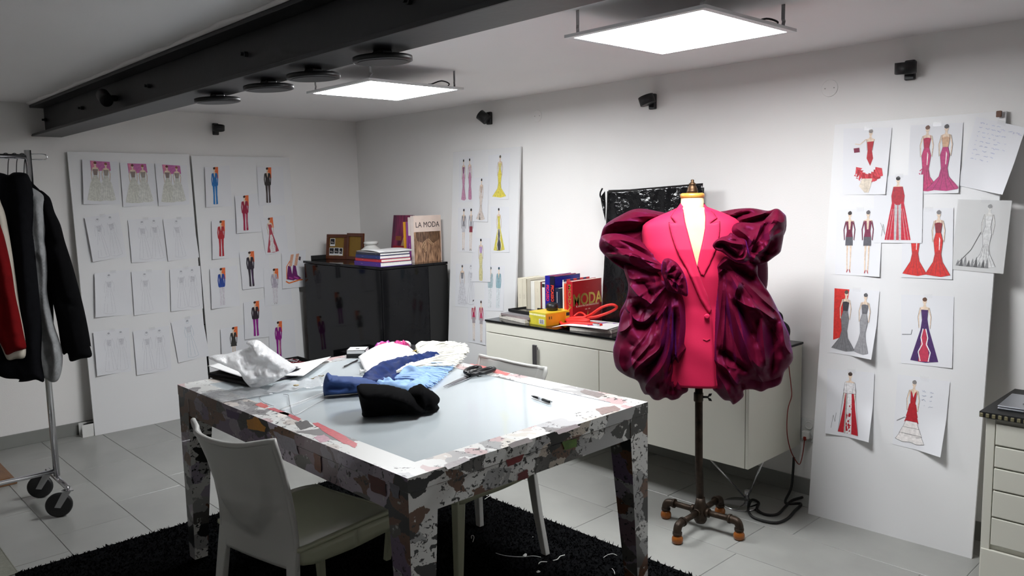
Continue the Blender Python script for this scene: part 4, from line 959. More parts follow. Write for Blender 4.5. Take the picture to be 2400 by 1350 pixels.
# ---- black plastic wrapped panel leaning on the wall
M_wrap = mat('black_plastic_wrap', (0.004, 0.004, 0.005), 0.12, var=.1, spec=.7, bump=.9, bscale=16)
wp = thing('wrapped_panel', 'flat panel wrapped in shiny black plastic leaning behind the dress form', 'panel', (3.17, -.09, ZS))
def wrap(u, v):
    x = (u - .5) * .66; z_ = .793 * v - .0 + (.03 * (u - .5) if v > .9 else 0); y = -.045 + .058 * v
    rr = max(0, math.sin(u * 47 + 3 * math.sin(v * 9))) * .004 * (1 if .4 < u < .95 and v > .55 else .35)
    return (x, y - .012 - rr - .003 * math.sin(u * 23 + v * 6), z_)
MB().grid(wrap, 60, 50).build('wrap', M_wrap, wp, solid=.002)
MB().box((-.325, -.010, 0), (.325, .008, .785), M=Matrix.Translation((0, -.042, .002)) @ Matrix.Rotation(-.0735, 4, 'X')).build('board', M_matt, wp)
MB().tube(smooth_path([(-.325, -.05, .795), (-.345, -.045, .77), (-.352, -.035, .745), (-.33, -.03, .72)], 5), [.004] * 15 + [.006], 6).add([(-.33, -.02, .78), (-.358, -.03, .745), (-.34, -.035, .68), (-.32, -.03, .6), (-.325, -.02, .7)], [(0, 1, 2, 3, 4)], smooth=False).build('loose_corner', M_wrap, wp, solid=.002)
# ---- things lying on the sideboard
gm = 'magazines lying on the sideboard'
q = at_z(1210, 752, ZS)
for i, (lab, dz, dx, col, w, h) in enumerate((('thick pale magazine at the bottom of the pile on the sideboard', .02, 0, 'd4cfc6', .3, .22), ('brown grey magazine on the pile on the sideboard', .014, .012, '8c8080', .29, .21))):
    m_ = thing('magazine', lab, 'magazine', (2.42, -.37, ZS + (.0 if i == 0 else .0212)), math.radians(-12 + 5 * i), gm)
    MB().cbox((-w / 2 + dx, -h / 2, 0), (w / 2 + dx, h / 2, dz), .0008).build('pages', mat('pages_' + col, col, .6, var=.12, scale=60), m_)
    MB().box((-w / 2 + dx, -h / 2, dz), (w / 2 + dx, h / 2, dz + .0008)).build('cover', drapery('magazine_cover_%d' % i, 'a39c98' if i == 0 else '4c4a4e', 'd6d0cc' if i == 0 else '9a9698', 30), m_)
ty = thing('plastic_tray', 'shallow black plastic tray lying on the magazine pile', 'tray', (2.40, -.33, ZS + .0375), math.radians(-8))
tr = MB(); tr.box((-.11, -.075, 0), (.11, .075, .003))
for a, b_ in (((-.115, -.08, .0), (-.108, .08, .018)), ((.108, -.08, 0), (.115, .08, .018)), ((-.108, -.08, 0), (.108, -.073, .018)), ((-.108, .073, 0), (.108, .08, .018))): tr.box(a, b_)
tr.build('shell', M_blk, ty, bevel=.002)
MB().cbox((-.06, -.04, .0035), (.05, .0, .011), .002).build('insert', M_gloss, ty); MB().tube([(-.05, -.055, .006), (.04, -.05, .006)], .003, 8).build('wire', M_chrome, ty)
# yellow box
a = at_z(1241, 758, ZS); c_ = at_z(1279, 765, ZS); e = at_z(1334, 752, ZS)
bx_ = thing('yellow_box', 'yellow and orange cardboard box with barcode standing on the sideboard', 'box', (c_.x, c_.y, ZS))
ux = (a - c_); uy = (e - c_); ux.z = uy.z = 0
uy = Vector((-ux.y, ux.x, 0)).normalized() * uy.length * (1 if Vector((-ux.y, ux.x, 0)).dot(uy) > 0 else -1)
BH = .076
def bq(f0, f1, g0, g1, name, m, par, face, e=.0004):
    """quad on a box face, fractions"""
    if face == 'end': P = lambda f, g: ux * f + Vector((0, 0, BH * g)) - uy.normalized() * e
    else: P = lambda f, g: uy * f + Vector((0, 0, BH * g)) - ux.normalized() * e
    MB().add([P(f0, g0), P(f1, g0), P(f1, g1), P(f0, g1)], [(0, 1, 2, 3)]).build(name, m, par)
vb = [Vector((0, 0, 0)), ux, ux + uy, uy]
MB().add(vb + [v + Vector((0, 0, BH)) for v in vb], [(0, 1, 2, 3), (4, 7, 6, 5), (0, 4, 5, 1), (1, 5, 6, 2), (2, 6, 7, 3), (3, 7, 4, 0)]).build('carton', mat('yellow_card', 'e6bc2e', .4, var=.06), bx_)
bq(0, 1, 0, 1, 'end_print', mat('lime_card', 'cfc23a', .4, var=.12, scale=20), bx_, 'end'); bq(0, 1, .72, .86, 'end_print', ink('ece6b4'), bx_, 'end', .0008)
bq(.02, .64, .02, .92, 'side_print', mat('orange_card', 'e8921e', .4, var=.08, scale=14), bx_, 'side')
bq(.08, .4, .12, .5, 'barcode', ink('e8e8ea'), bx_, 'end', .0008)
for i in range(7): bq(.11 + i * .038, .125 + i * .038 + .006 * (i % 3), .15, .47, 'barcode', ink('4a4a58'), bx_, 'end', .0012)
for f, g, cc in ((.66, .6, '2a2a30'), (.82, .62, '5a5048'), (.68, .2, 'a8a49c'), (.84, .22, 'c8c4bc')): bq(f, f + .11, g, g + .26, 'side_print', ink(cc), bx_, 'side', .0008)
bq(.1, .14, .5, .72, 'side_print', ink('6a4a1c'), bx_, 'side', .0008); bq(.17, .2, .5, .72, 'side_print', ink('6a4a1c'), bx_, 'side', .0008)
kb = at_z(1285, 724, ZS + BH)
kn = thing('round_speaker', 'small round black puck shaped speaker sitting on the yellow box', 'speaker', (bx_.location.x + (ux * .45 + uy * .45).x, bx_.location.y + (ux * .45 + uy * .45).y, ZS + BH + .0005))
MB().lathe([(.026, 0), (.034, .004), (.037, .02), (.034, .038), (.026, .044), (.012, .045)], 28).build('body', M_blk, kn); MB().lathe([(.02, .0445), (.02, .0462)], 24).build('grille', M_matt, kn)
# sketch lying on a closed book, and the red strap
pb = thing('notebook', 'thin grey notebook lying at the front of the sideboard', 'notebook', (3.02, -.405, ZS), math.radians(14))
MB().cbox((-.13, -.085, 0), (.13, .085, .02), .001).build('pages', mat('pages_d4cfc6', 'd4cfc6', .6), pb); MB().box((-.131, -.086, .02), (.131, .086, .022)).build('cover', mat('cover_8c8a86', '8c8a86', .5), pb)
ps = thing('loose_sketch', 'white sheet with purple doodles lying on the grey notebook', 'sketch', (2.955, -.40, ZS + .0235), math.radians(10))
MB().grid(lambda u, v: ((u - .5) * .36, (v - .5) * .23, .002 + .004 * math.sin(u * 3) + (-.0215 * max(0, .25 - u) * 3)), 14, 6).build('paper', M_white, ps)
D = Draw()
for k_ in range(9):
    u, v = D.rr.uniform(.2, .9), D.rr.uniform(.15, .85); D.line([(u + D.rr.uniform(-.06, .06), v + D.rr.uniform(-.08, .08)) for _ in range(5)], .008, 'b48ac8' if k_ % 2 else '9a64b8')
D.mb.v = [((u - .5) * .36, (v - .5) * .23, .0034 + .004 * math.sin(u * 3) + (-.0215 * max(0, .25 - u) * 3)) for u, v, l in D.mb.v]
D.mb.build('drawing', [ink(c) for c in D.cols], ps)
M_red = mat('red_strap', 'e02a22', .5, var=.08, scale=30)
st = thing('red_strap', 'bright red strap coiled on the sideboard in front of the red book', 'strap', (2.885, -.30, ZS))
def ribbon(name, pts, r, par, m): MB().tube(smooth_path(pts, 7), r, 8).build(name, m, par)
ribbon('strap_loop', [(-.16, -.09, .012), (-.1, -.13, .012), (.0, -.15, .03), (.12, -.13, .034), (.16, -.1, .03), (.06, -.09, .03), (-.06, -.06, .02), (-.15, -.04, .015)], .009, st, M_red)
ribbon('strap_loop', [(-.15, -.02, .03), (-.07, -.05, .045), (.03, -.06, .055), (.1, -.05, .07), (.17, -.02, .10), (.2, -.01, .125), (.18, -.03, .14), (.12, -.05, .12), (.04, -.06, .07), (-.05, -.07, .04)], .008, st, M_red)
ribbon('strap_loop', [(-.14, -.06, .024), (-.08, -.09, .04), (.0, -.09, .05), (.07, -.10, .045), (.0, -.11, .04), (-.1, -.1, .03)], .010, st, M_red)
ribbon('strap_loop', [(-.09, -.05, .05), (-.07, -.03, .07), (-.02, -.05, .075), (.02, -.07, .06), (-.04, -.08, .055)], .0055, st, M_red)
MB().cbox((.13, -.142, .024), (.17, -.122, .044), .003).build('buckle', M_chrome, st)
# black round thing at the right end of the sideboard and the red charging cable
hp = thing('headphones', 'black headphones lying at the right end of the sideboard beside the wall', 'headphones', (3.935, -.14, ZS))
MB().lathe([(.03, -.02), (.05, -.018), (.058, 0), (.05, .018), (.03, .02)], 28, axisM((.05, .0, .058), (1.05, -.3, .058))).build('ear_cup', M_matt, hp)
MB().lathe([(.03, -.02), (.05, -.018), (.058, 0), (.05, .018), (.03, .02)], 28, axisM((-.06, .0, .058), (-1.06, .3, .058))).build('ear_cup', M_matt, hp)
MB().tube(smooth_path([(.06, -.01, .1), (.05, -.0, .145), (-.005, .0, .165), (-.06, 0, .145), (-.07, .01, .1)], 6), .009, 8).build('headband', M_matt, hp)
rc = thing('red_cable', 'thin red charging cable hanging down the side of the sideboard', 'cable', (4.05, -.17, .8))
pts = [(3.97, -.15, .806), (4.02, -.165, .802), (4.056, -.18, .79), (4.056, -.185, .711), (4.056, -.158, .6), (4.056, -.15, .54), (4.056, -.185, .48), (4.056, -.19, .37), (4.058, -.155, .27), (4.06, -.09, .19), (4.064, -.06, .175), (4.07, -.045, .23), (4.076, -.042, .3), (4.077, -.03, .325)]
MB().tube([Vector(p) - Vector((4.05, -.17, .8)) for p in smooth_path(pts, 6)], .0024, 7).build('cord', mat('red_rubber', '8a2418', .5), rc)
ou = thing('wall_outlet', 'white double wall outlet between the sideboard and the right board', 'outlet', (4.09, 0, .355))
MB().cbox((-.05, -.009, -.075), (.055, 0, .045), .003).build('plate', M_porc, ou)
for zz in (.012, -.045): MB().lathe([(.02, 0), (.022, .004), (.018, .005), (.016, .001)], 24, axisM((-.008, -.009, zz), (-.008, -1, zz))).build('socket', M_porc, ou)
pg_ = thing('charger_plug', 'white charger plug with a red cable end in the wall outlet', 'plug', (4.078, -.018, .322))
MB().cbox((-.018, -.028, -.02), (.02, 0, .02), .004).build('body', M_porc, pg_); MB().cbox((-.006, -.034, -.026), (.008, -.022, -.006), .002).build('connector', mat('red_rubber', '8a2418', .5), pg_)
bc = thing('black_cable', 'black power cable looping across the floor beneath the sideboard', 'cable', (4.1, -.35, 0))
pts = [(4.03, -.06, .2), (4.04, -.1, .06), (4.06, -.2, .008), (4.12, -.16, .008), (4.14, -.26, .008), (4.16, -.38, .008), (4.14, -.46, .008), (4.05, -.475, .008), (3.99, -.43, .008), (3.955, -.37, .010), (3.95, -.33, .03), (3.97, -.30, .012), (4.0, -.37, .008), (4.06, -.40, .008), (4.10, -.36, .008), (4.085, -.25, .008), (4.07, -.15, .008), (4.09, -.08, .01)]
MB().tube([Vector(p) - Vector((4.1, -.35, 0)) for p in smooth_path(pts, 6)], .0065, 8).build('cord', M_matt, bc)
# ---- drawer unit at the right edge
DY, DX = -.55, 5.02
du = thing('drawer_unit', 'cream metal drawer unit with black top at the right edge', 'drawer unit', (DX + .24, DY + .2, 0)); dO = du.location.copy()
def dp(name, a, b, m=M_cream, bev=.0015, par=du): return MB().box(tuple(Vector(a) - dO), tuple(Vector(b) - dO)).build(name, m, par, bevel=bev)
zt = at_y(2318, 978, DY).z
dp('carcass', (DX, DY + .012, .0), (DX + .48, DY + .42, zt - .004))
dp('side_stile', (DX, DY, .0), (DX + .03, DY + .012, zt - .004)); dp('side_stile', (DX + .45, DY, 0), (DX + .48, DY + .012, zt - .004))
zs = [at_y(2326, y, DY).z for y in (990, 1043, 1095, 1148, 1212, 1279)]
for i, (z1, z0) in enumerate(zip(zs, zs[1:])): dp('drawer', (DX + .033, DY - .002, z0 + .003), (DX + .447, DY + .010, z1 - .0025), bev=.003)
dp('plinth', (DX + .002, DY - .004, 0.0), (DX + .478, DY + .010, zs[-1] - .018), bev=.003)
dp('top', (DX - .02, DY - .015, zt), (DX + .5, DY + .44, zt + .022), M_matt)
for i in range(26): MB().cbox(tuple(Vector((DX - .018 + i * .02, DY - .0185, zt + .002)) - dO), tuple(Vector((DX - .006 + i * .02, DY - .0145, zt + .017)) - dO), .0015).build('edge_rib', mat('brass_rib', '8a8468', .4, .4), du)
zl = zt + .0225
lp = thing('laptop', 'closed silver laptop lying on the drawer unit', 'laptop', (DX + .18, DY + .17, zl), math.radians(3))
M_alu = mat('laptop_aluminium', (0.42, 0.44, 0.48), 0.3, .8, var=.03)
MB().cbox((-.165, -.115, 0), (.165, .115, .009), .003).build('base', M_alu, lp); MB().cbox((-.165, -.115, .0102), (.165, .115, .0165), .003).build('lid', M_alu, lp)
ca = thing('black_pouch', 'flat black pouch lying on the silver laptop', 'pouch', (DX + .22, DY + .175, zl + .0172), math.radians(-12))
MB().grid(lambda u, v: ((u - .5) * .24, (v - .5) * .17, .001 + .022 * (math.sin(u * PI) * math.sin(v * PI)) ** .4), 16, 12).grid(lambda u, v: ((u - .5) * .24, (.5 - v) * .17, .0008), 2, 2).build('body', M_matt, ca); MB().tube([(-.115, -.08, .006), (.115, -.08, .006)], .003, 6).build('zip', M_blk, ca)
# ================================================================ DRESS FORM WITH THE PINK JACKET
def poly_dist(P, Q, closed=False):
    """distances of points P (n,2) to polyline Q, with signed side and position along it"""
    Q = np.array(Q, float); n = len(Q) if closed else len(Q) - 1
    best = np.full(len(P), 1e9); side = np.zeros(len(P)); tt = np.zeros(len(P)); acc = 0; L = sum(np.linalg.norm(Q[(i + 1) % len(Q)] - Q[i]) for i in range(n))
    for i in range(n):
        a, b = Q[i], Q[(i + 1) % len(Q)]; d = b - a; l = np.linalg.norm(d)
        if l < 1e-9: continue
        t = np.clip(((P - a) @ d) / (l * l), 0, 1); r = P - a - t[:, None] * d; ds = np.linalg.norm(r, axis=1)
        m = ds < best; best[m] = ds[m]; side[m] = np.sign(d[0] * r[m, 1] - d[1] * r[m, 0]); tt[m] = (acc + t[m] * l) / L; acc += l
    return best, side, tt
def vnoise(x, y, seed):
    """smooth value noise"""
    g = np.random.default_rng(seed).uniform(-1, 1, (64, 64)); xi = np.floor(x).astype(int); yi = np.floor(y).astype(int); fx = x - xi; fy = y - yi
    fx = fx * fx * (3 - 2 * fx); fy = fy * fy * (3 - 2 * fy); G_ = lambda i, j: g[i % 64, j % 64]
    return (G_(xi, yi) * (1 - fx) + G_(xi + 1, yi) * fx) * (1 - fy) + (G_(xi, yi + 1) * (1 - fx) + G_(xi + 1, yi + 1) * fx) * fy
def soft(name, m, parent, plane, outline, folds=(), thick=.05, R=.06, res=.008, back=.6, base=None, wrinkle=.0, wl=.05, seed=1, edge=0.0, smooth_out=True, origin=(0, 0, 0), stretch=(1, 1), flat=None, crisp=0.0):
    """cushion-like cloth piece with real thickness. plane = (point, x axis, y axis); outline and folds in that plane's 2D metres.
    folds: (polyline, amplitude, width, asymmetry)"""
    P0, ax, ay = [np.array(v, float) for v in plane]; nn = np.cross(ax, ay)
    O = [Vector((p[0], p[1], 0)) for p in outline]
    if smooth_out: O = smooth_path(O, 4, True)
    bp = []
    for i, p in enumerate(O):
        q = O[(i + 1) % len(O)]; d = (q - p).length; k = max(1, int(round(d / res)))
        for j in range(k): bp.append((p.x + (q.x - p.x) * j / k, p.y + (q.y - p.y) * j / k))
    B_ = np.array(bp); lo = B_.min(0); hi = B_.max(0)
    gx, gy = np.meshgrid(np.arange(lo[0], hi[0], res), np.arange(lo[1], hi[1], res * .87)); gx = gx + (np.arange(gx.shape[0]) % 2)[:, None] * res * .5
    G = np.stack([gx.ravel(), gy.ravel()], 1)
    # inside test
    ins = np.zeros(len(G), bool); x, y = G[:, 0], G[:, 1]
    for i in range(len(B_)):
        a, b = B_[i], B_[(i + 1) % len(B_)]
        if a[1] == b[1]: continue
        c = (a[1] > y) != (b[1] > y); ins ^= c & (x < (b[0] - a[0]) * (y - a[1]) / (b[1] - a[1]) + a[0])
    G = G[ins]
    if len(G):
        d, _, _ = poly_dist(G, B_, True); G = G[d > res * .55]
    nb = len(B_)
    vs = [Vector(p) for p in B_] + [Vector(p) for p in G]
    ce = []
    if crisp:                                   # fold lines become mesh edges so the creases run clean
        FP = []
        for f in folds:
            if abs(f[1]) < .012: continue
            L = []; pl = [Vector((a, b, 0)) for a, b in f[0]]; pl = smooth_path(pl, 6)
            for a, b in zip(pl, pl[1:]):
                k = max(1, int(round((b - a).length / res)))
                for j in range(k): q = a.lerp(b, j / k); L.append((q.x, q.y))
            L = np.array(L)
            c_in = np.zeros(len(L), bool)
            for i in range(nb):
                a, b = B_[i], B_[(i + 1) % nb]
                if a[1] != b[1]: c_in ^= ((a[1] > L[:, 1]) != (b[1] > L[:, 1])) & (L[:, 0] < (b[0] - a[0]) * (L[:, 1] - a[1]) / (b[1] - a[1]) + a[0])
            dd, _, _ = poly_dist(L, B_, True); ok = c_in & (dd > res * .8); prev = None
            for i in range(len(L)):
                if ok[i]:
                    FP.append(L[i]); cur = nb + len(FP) - 1
                    if prev is not None: ce.append((prev, cur))
                    prev = cur
                else: prev = None
        if FP:
            FPa = np.array(FP); keep = np.ones(len(G), bool)
            for i in range(0, len(G), 400):
                keep[i:i + 400] = (np.linalg.norm(G[i:i + 400, None] - FPa[None], axis=2).min(1) > res * .6)
            G = G[keep]; vs = [Vector(p) for p in B_] + [Vector(p) for p in FPa] + [Vector(p) for p in G]
    r = delaunay_2d_cdt(vs, ce, [list(range(nb))], 1, 1e-5)
    V2 = np.array([(p.x, p.y) for p in r[0]]); T = r[2]
    d, _, _ = poly_dist(V2, B_, True); bd = d < res * .1
    k = np.clip(d / R, 0, 1); puff = thick * ((1 - crisp) * np.sqrt(np.clip(1 - (1 - k) ** 2, 0, 1)) + crisp * np.clip(d / (R * 1.25), 0, 1))
    onf = []; disp = np.zeros(len(V2)); fade = np.clip(d / (res * 2.2), 0, 1)
    for f in folds:
        pl, amp, wd = ([(q.x, q.y) for q in smooth_path([Vector((a, b, 0)) for a, b in f[0]], 6)] if crisp else f[0]), f[1], f[2]; asym = f[3] if len(f) > 3 else 0
        ds, sd, t = poly_dist(V2, pl); w = wd * np.where(sd > 0, 1 + asym, 1 - asym)
        prof = np.clip(1 - ds / w, 0, 1); prof = prof ** (1.05 + .45 * crisp) * np.clip(np.minimum(t, 1 - t) * 5 + .35, 0, 1)
        disp += amp * prof
        if crisp and abs(amp) > .014: onf.append(ds < res * .12)
    if wrinkle:
        X, Y = V2[:, 0] / wl * stretch[0], V2[:, 1] / wl * stretch[1]
        a = vnoise(X + 7 + 1.5 * vnoise(Y * .6, X * .6, seed + 9), Y + 3, seed); b = vnoise(X * 2.1, Y * 2.1 + 5, seed + 1)
        disp += wrinkle * ((1 - np.abs(a) * 2.2) + .45 * (1 - np.abs(b) * 2))
    bs = base(V2[:, 0], V2[:, 1]) if base else np.zeros(len(V2))
    F_ = bs + edge + puff + disp * fade; K_b = bs + edge - puff * back + (.4 * disp * fade if flat else 0)
    if flat: K_b = F_ - np.where(bd, 0, flat)
    p3 = lambda h: P0 + V2[:, :1] * ax + V2[:, 1:] * ay + h[:, None] * nn - np.array(origin)
    A = p3(F_); Bk = p3(K_b)
    idx = np.where(bd, np.arange(len(V2)), 0); mp = {}; vl = A.tolist()
    for i in range(len(V2)):
        if bd[i]: mp[i] = i
        else: mp[i] = len(vl); vl.append(Bk[i].tolist())
    fs = [tuple(t) for t in T] + [tuple(mp[i] for i in reversed(t)) for t in T]
    ob = MB().add(vl, fs, 0, True).build(name, m, parent)
    if onf:
        sh = np.zeros(len(ob.data.edges), bool); ev = np.zeros(len(ob.data.edges) * 2, int); ob.data.edges.foreach_get('vertices', ev); ev = ev.reshape(-1, 2)
        inb = (ev < len(V2)).all(1)
        for m_ in onf: e2 = np.where(inb[:, None], ev, 0); sh |= inb & m_[e2[:, 0]] & m_[e2[:, 1]]
        at = ob.data.attributes.new('sharp_edge', 'BOOLEAN', 'EDGE'); at.data.foreach_set('value', sh)
    return ob
FO = np.array([3.916, -.735, 0.]); FN = np.array([.545, -.838, 0.]); FN /= np.linalg.norm(FN); FR = np.array([-FN[1], FN[0], 0.])
if FR @ CR < 0: FR = -FR
FUP = np.array([0, 0, 1.])
def fpx(px, py, w=0.0):
    q = np.array(at_pl(px, py, FO + FN * w, FN)) - FO; return (q @ FR, q[2])
def fpts(L, w=0.0): return [fpx(x, y, w) for x, y in L]
form = thing('dress_form', 'antique cream dress form on a rusty pipe stand with turned finial', 'dress form', tuple(FO))
M_linen = mat('aged_linen', 'cdbb92', .8, var=.06, scale=14, bump=.1, bscale=220)
M_fwood = mat('honey_wood', 'c08a3c', .35, var=.2, scale=18); M_brass = mat('aged_brass', '4a3624', .42, .8, var=.25, scale=30)
M_pipe = mat('rusty_pipe', (0.035, 0.022, 0.014), .48, .6, var=.5, scale=26, bump=.2, bscale=70); M_amber = mat('amber_foot', '8a4c14', .3, var=.2, scale=20)
def L3(u, w, z): return Vector(FR * u + FN * w + FUP * z)
z_of = lambda py, px=1622: fpx(px, py)[1]
u_of = lambda px, py: fpx(px, py)[0]
UC = u_of(1622, 600)
# silhouette rings of the jacket: pixel row, left, right, front depth, back depth, exponent
RING = [(486, 1590, 1658, .075, .075, 2.0), (496, 1568, 1684, .080, .085, 2.0), (505, 1545, 1706, .082, .09, 2.1), (516, 1520, 1727, .088, .095, 2.3), (526, 1508, 1735, .095, .1, 2.4), (545, 1505, 1738, .105, .105, 2.5), (580, 1507, 1738, .125, .11, 2.5), (640, 1518, 1730, .135, .105, 2.4), (710, 1533, 1716, .118, .092, 2.3), (760, 1532, 1718, .122, .1, 2.3), (830, 1530, 1724, .132, .12, 2.3), (893, 1533, 1726, .135, .125, 2.3)]
RZc = [(z_of(r[0]), (u_of(r[1], r[0]) + u_of(r[2], r[0])) / 2, (u_of(r[2], r[0]) - u_of(r[1], r[0])) / 2, r[3], r[4], r[5]) for r in RING]
zs_ = np.array([r[0] for r in RZc])[::-1]
def ringp(z): return [float(np.interp(z, zs_, np.array([r[i] for r in RZc])[::-1])) for i in range(1, 6)]
def front_w(u, z):
    """front surface of the jacket (arrays)"""
    u = np.atleast_1d(u); z = np.atleast_1d(z)
    c, a, bf, bb, p = [np.interp(z, zs_, np.array([r[i] for r in RZc])[::-1]) for i in range(1, 6)]
    k = np.clip(np.abs(u - c) / a, 0, .985); return bf * (1 - k ** p) ** (1 / p)
def ell(z, th, sc=1.0):
    c, a, bf, bb, p = ringp(z); s, co = math.sin(th), math.cos(th); q = 2 / p
    x = math.copysign(abs(s) ** q, s) * a * sc; y = math.copysign(abs(co) ** q, co) * (bf if co > 0 else bb) * sc
    return L3(c + x, y, z)
zt_, zb_ = RZc[0][0], RZc[-1][0]
# linen torso and neck
def torso(u, v): return ell(zb_ + .02 + (zt_ - zb_ - .02) * v, u * 2 * PI, .90)
tm = MB().grid(torso, 48, 40)
zn0, zn1 = z_of(500), z_of(464)
tm.lathe([(.075, zn0 - .02), (.058, zn0 + .006), (.0505, zn0 + .02), (.0495, zn1)], 32, Matrix.Translation(L3(UC, 0, 0)))
tm.build('torso', M_linen, form)
MB().lathe([(.0, zb_ + .02), (.001, zb_ + .021)], 8, Matrix.Translation(L3(UC, 0, 0))).build('pin', M_brass, form)
MN = Matrix.Translation(L3(UC, 0, zn1))
MB().lathe([(.049, 0), (.0525, .004), (.0535, .011), (.052, .018), (.044, .022)], 40, MN).build('neck_cap', M_fwood, form)
MB().lathe([(.022, .022), (.025, .025), (.0245, .032), (.022, .036), (.0225, .04), (.019, .046), (.0175, .052), (.012, .056), (.0165, .059), (.0155, .063), (.009, .068), (.0065, .072), (.0075, .078), (.004, .0815)], 28, MN).build('finial', M_brass, form)
# stand
zp = .085
MB().tube([L3(0, 0, .06), L3(UC * .2, 0, .35), L3(UC * .45 + .008, 0, zb_ + .1)], .0175, 18).build('pole', M_pipe, form)
pc = L3(u_of(1637, 930), 0, z_of(930, 1637))
MB().lathe([(.0205, -.02), (.0215, -.017), (.0215, .017), (.0205, .02)], 20, Matrix.Translation(pc)).build('collar', M_pipe, form)
d_ = Vector(FR); q0 = pc + d_ * .02
MB().tube([q0, q0 + d_ * .022], .005, 8).box((-.004, -.004, -.004), (.004, .004, .004), M=Matrix.Translation(q0 + d_ * .02)).build('thumb_screw', M_blk, form)
for s in (-1, 1): MB().prism([(0, 0), (.016, .007 * 1), (.02, .018), (.006, .016)], -.003, .003, M=frame(q0 + d_ * .02, d_, (0, 0, s))).build('thumb_wing', M_blk, form)
MB().lathe([(.022, .03), (.03, .045), (.03, .105), (.024, .125), (.02, .15)], 20).build('hub', M_pipe, form)
for (dx, dy) in ((.014, -.205), (.19, .018), (-.185, -.011), (-.02, .2)):
    a = Vector((dx, dy, 0)); L_ = a.length; e = a.normalized()
    arm = MB().tube([e * .02 + Vector((0, 0, zp)), e * (L_ - .03) + Vector((0, 0, zp))], .0135, 14)
    arm.tube(smooth_path([e * (L_ - .045) + Vector((0, 0, zp)), e * (L_ - .012) + Vector((0, 0, zp - .004)), e * L_ + Vector((0, 0, zp - .022)), e * L_ + Vector((0, 0, .042))], 5), .0185, 14)
    arm.tube([e * (L_ - .05) + Vector((0, 0, zp)), e * (L_ - .04) + Vector((0, 0, zp))], .0215, 14).tube([e * L_ + Vector((0, 0, .052)), e * L_ + Vector((0, 0, .042))], .0215, 14).tube([e * .03 + Vector((0, 0, zp)), e * .045 + Vector((0, 0, zp))], .021, 14)
    am = arm.build('arm', M_pipe, form)
    MB().lathe([(.014, .0), (.022, .004), (.0255, .014), (.0245, .026), (.019, .036), (.012, .041)], 20, Matrix.Translation(a)).build('foot', M_amber, am)

# ---- the jacket
jk = thing('pink_jacket', 'hot pink blazer with huge dark magenta taffeta balloon sleeves on the dress form', 'jacket', tuple(FO))
M_pink = mat('pink_crepe', (0.57, 0.011, 0.066), .66, var=.05, scale=5, bump=.05, bscale=320, spec=.3, Sheen_Weight=.05, Sheen_Tint=(1, .35, .55, 1), Sheen_Roughness=.5)
def taffeta():
    m = mat('shot_taffeta', (0.085, 0.0035, 0.015), .46, var=.2, scale=6, bump=.04, bscale=90, spec=.16, Specular_Tint=(.75, .18, .85, 1), Sheen_Weight=.12, Sheen_Tint=(.42, .07, .75, 1), Sheen_Roughness=.3)
    return m
M_taf = taffeta()
VL = fpts([(1600, 484), (1606, 520), (1617, 560), (1634, 622)]); VR = fpts([(1651, 485), (1653, 508), (1652, 535), (1646, 566), (1639, 595), (1634, 622)]); CLO = fpts([(1634, 622), (1648, 666), (1660, 700), (1668, 740), (1676, 893)])
def eint(L, z): q = sorted((p[1], p[0]) for p in L); return float(np.interp(z, [a for a, _ in q], [b for _, b in q]))
zv = CLO[0][1]
def th_of(z, ue):
    c, a, bf, bb, p = ringp(z); k = max(-.97, min(.97, (ue - c) / a)); return math.copysign(math.asin(min(1, abs(k) ** (p / 2))), k)
def halfL(u, v):
    z = zb_ + (zt_ - zb_) * v; ue = eint(VL, z) if z > zv else eint(CLO, z); te = th_of(z, ue)
    th = -PI + (te + PI) * u; q = ell(z, th)
    if z < zv: q = q + Vector(FN) * .006 * max(0, u - .8) * 5
    g = max(0, 1 - abs(z - (zb_ + .17)) / .16); q = q + Vector(FN) * (.004 * math.sin(th * 5 + z * 30) * g)
    return q
def halfR(u, v):
    z = zb_ + (zt_ - zb_) * v; ue = eint(VR, z) if z > zv else eint(CLO, z) - .045; te = th_of(z, ue); th = PI + (te - PI) * u
    return ell(z, th)
MB().grid(halfL, 48, 60).build('body_front_left', M_pink, jk, solid=.003)
MB().grid(halfR, 48, 60).build('body_front_right', M_pink, jk, solid=.003)
fpl = (FO * 0, FR, FUP)
fw = lambda u, z: front_w(u, z)
def fold(px, amp, wd, asym=0, w=.1): return (fpts(px, w), amp, wd, asym)
lapR = [(1648, 473), (1654, 481), (1664, 492), (1674, 500), (1682, 512), (1666, 523), (1688, 519), (1688, 539), (1685, 564), (1676, 591), (1664, 618), (1650, 645), (1642, 642), (1634, 622), (1639, 595), (1646, 566), (1652, 535), (1653, 508), (1650, 485)]
lapL = [(1596, 473), (1600, 484), (1606, 520), (1617, 560), (1634, 622), (1648, 666), (1658, 690), (1668, 726), (1663, 735), (1656, 726), (1640, 700), (1620, 652), (1608, 626), (1592, 598), (1581, 573), (1574, 552), (1569, 533), (1567, 521), (1583, 522), (1571, 508), (1581, 494)]
def lap_base(off):
    def f(u, z): return np.maximum(front_w(u, np.minimum(z, zt_ - .005)), .055) + off - .09 * np.clip((z - (zt_ - .02)) / .06, 0, 1)
    return f
soft('lapel', M_pink, jk, fpl, fpts(lapR, .1), (), .003, .012, .0042, .3, lap_base(.005), smooth_out=False)
soft('lapel', M_pink, jk, fpl, fpts(lapL, .1), (fold([(1608, 626), (1640, 700), (1660, 732)], .008, .02),), .004, .014, .0042, .3, lap_base(.010), smooth_out=False)
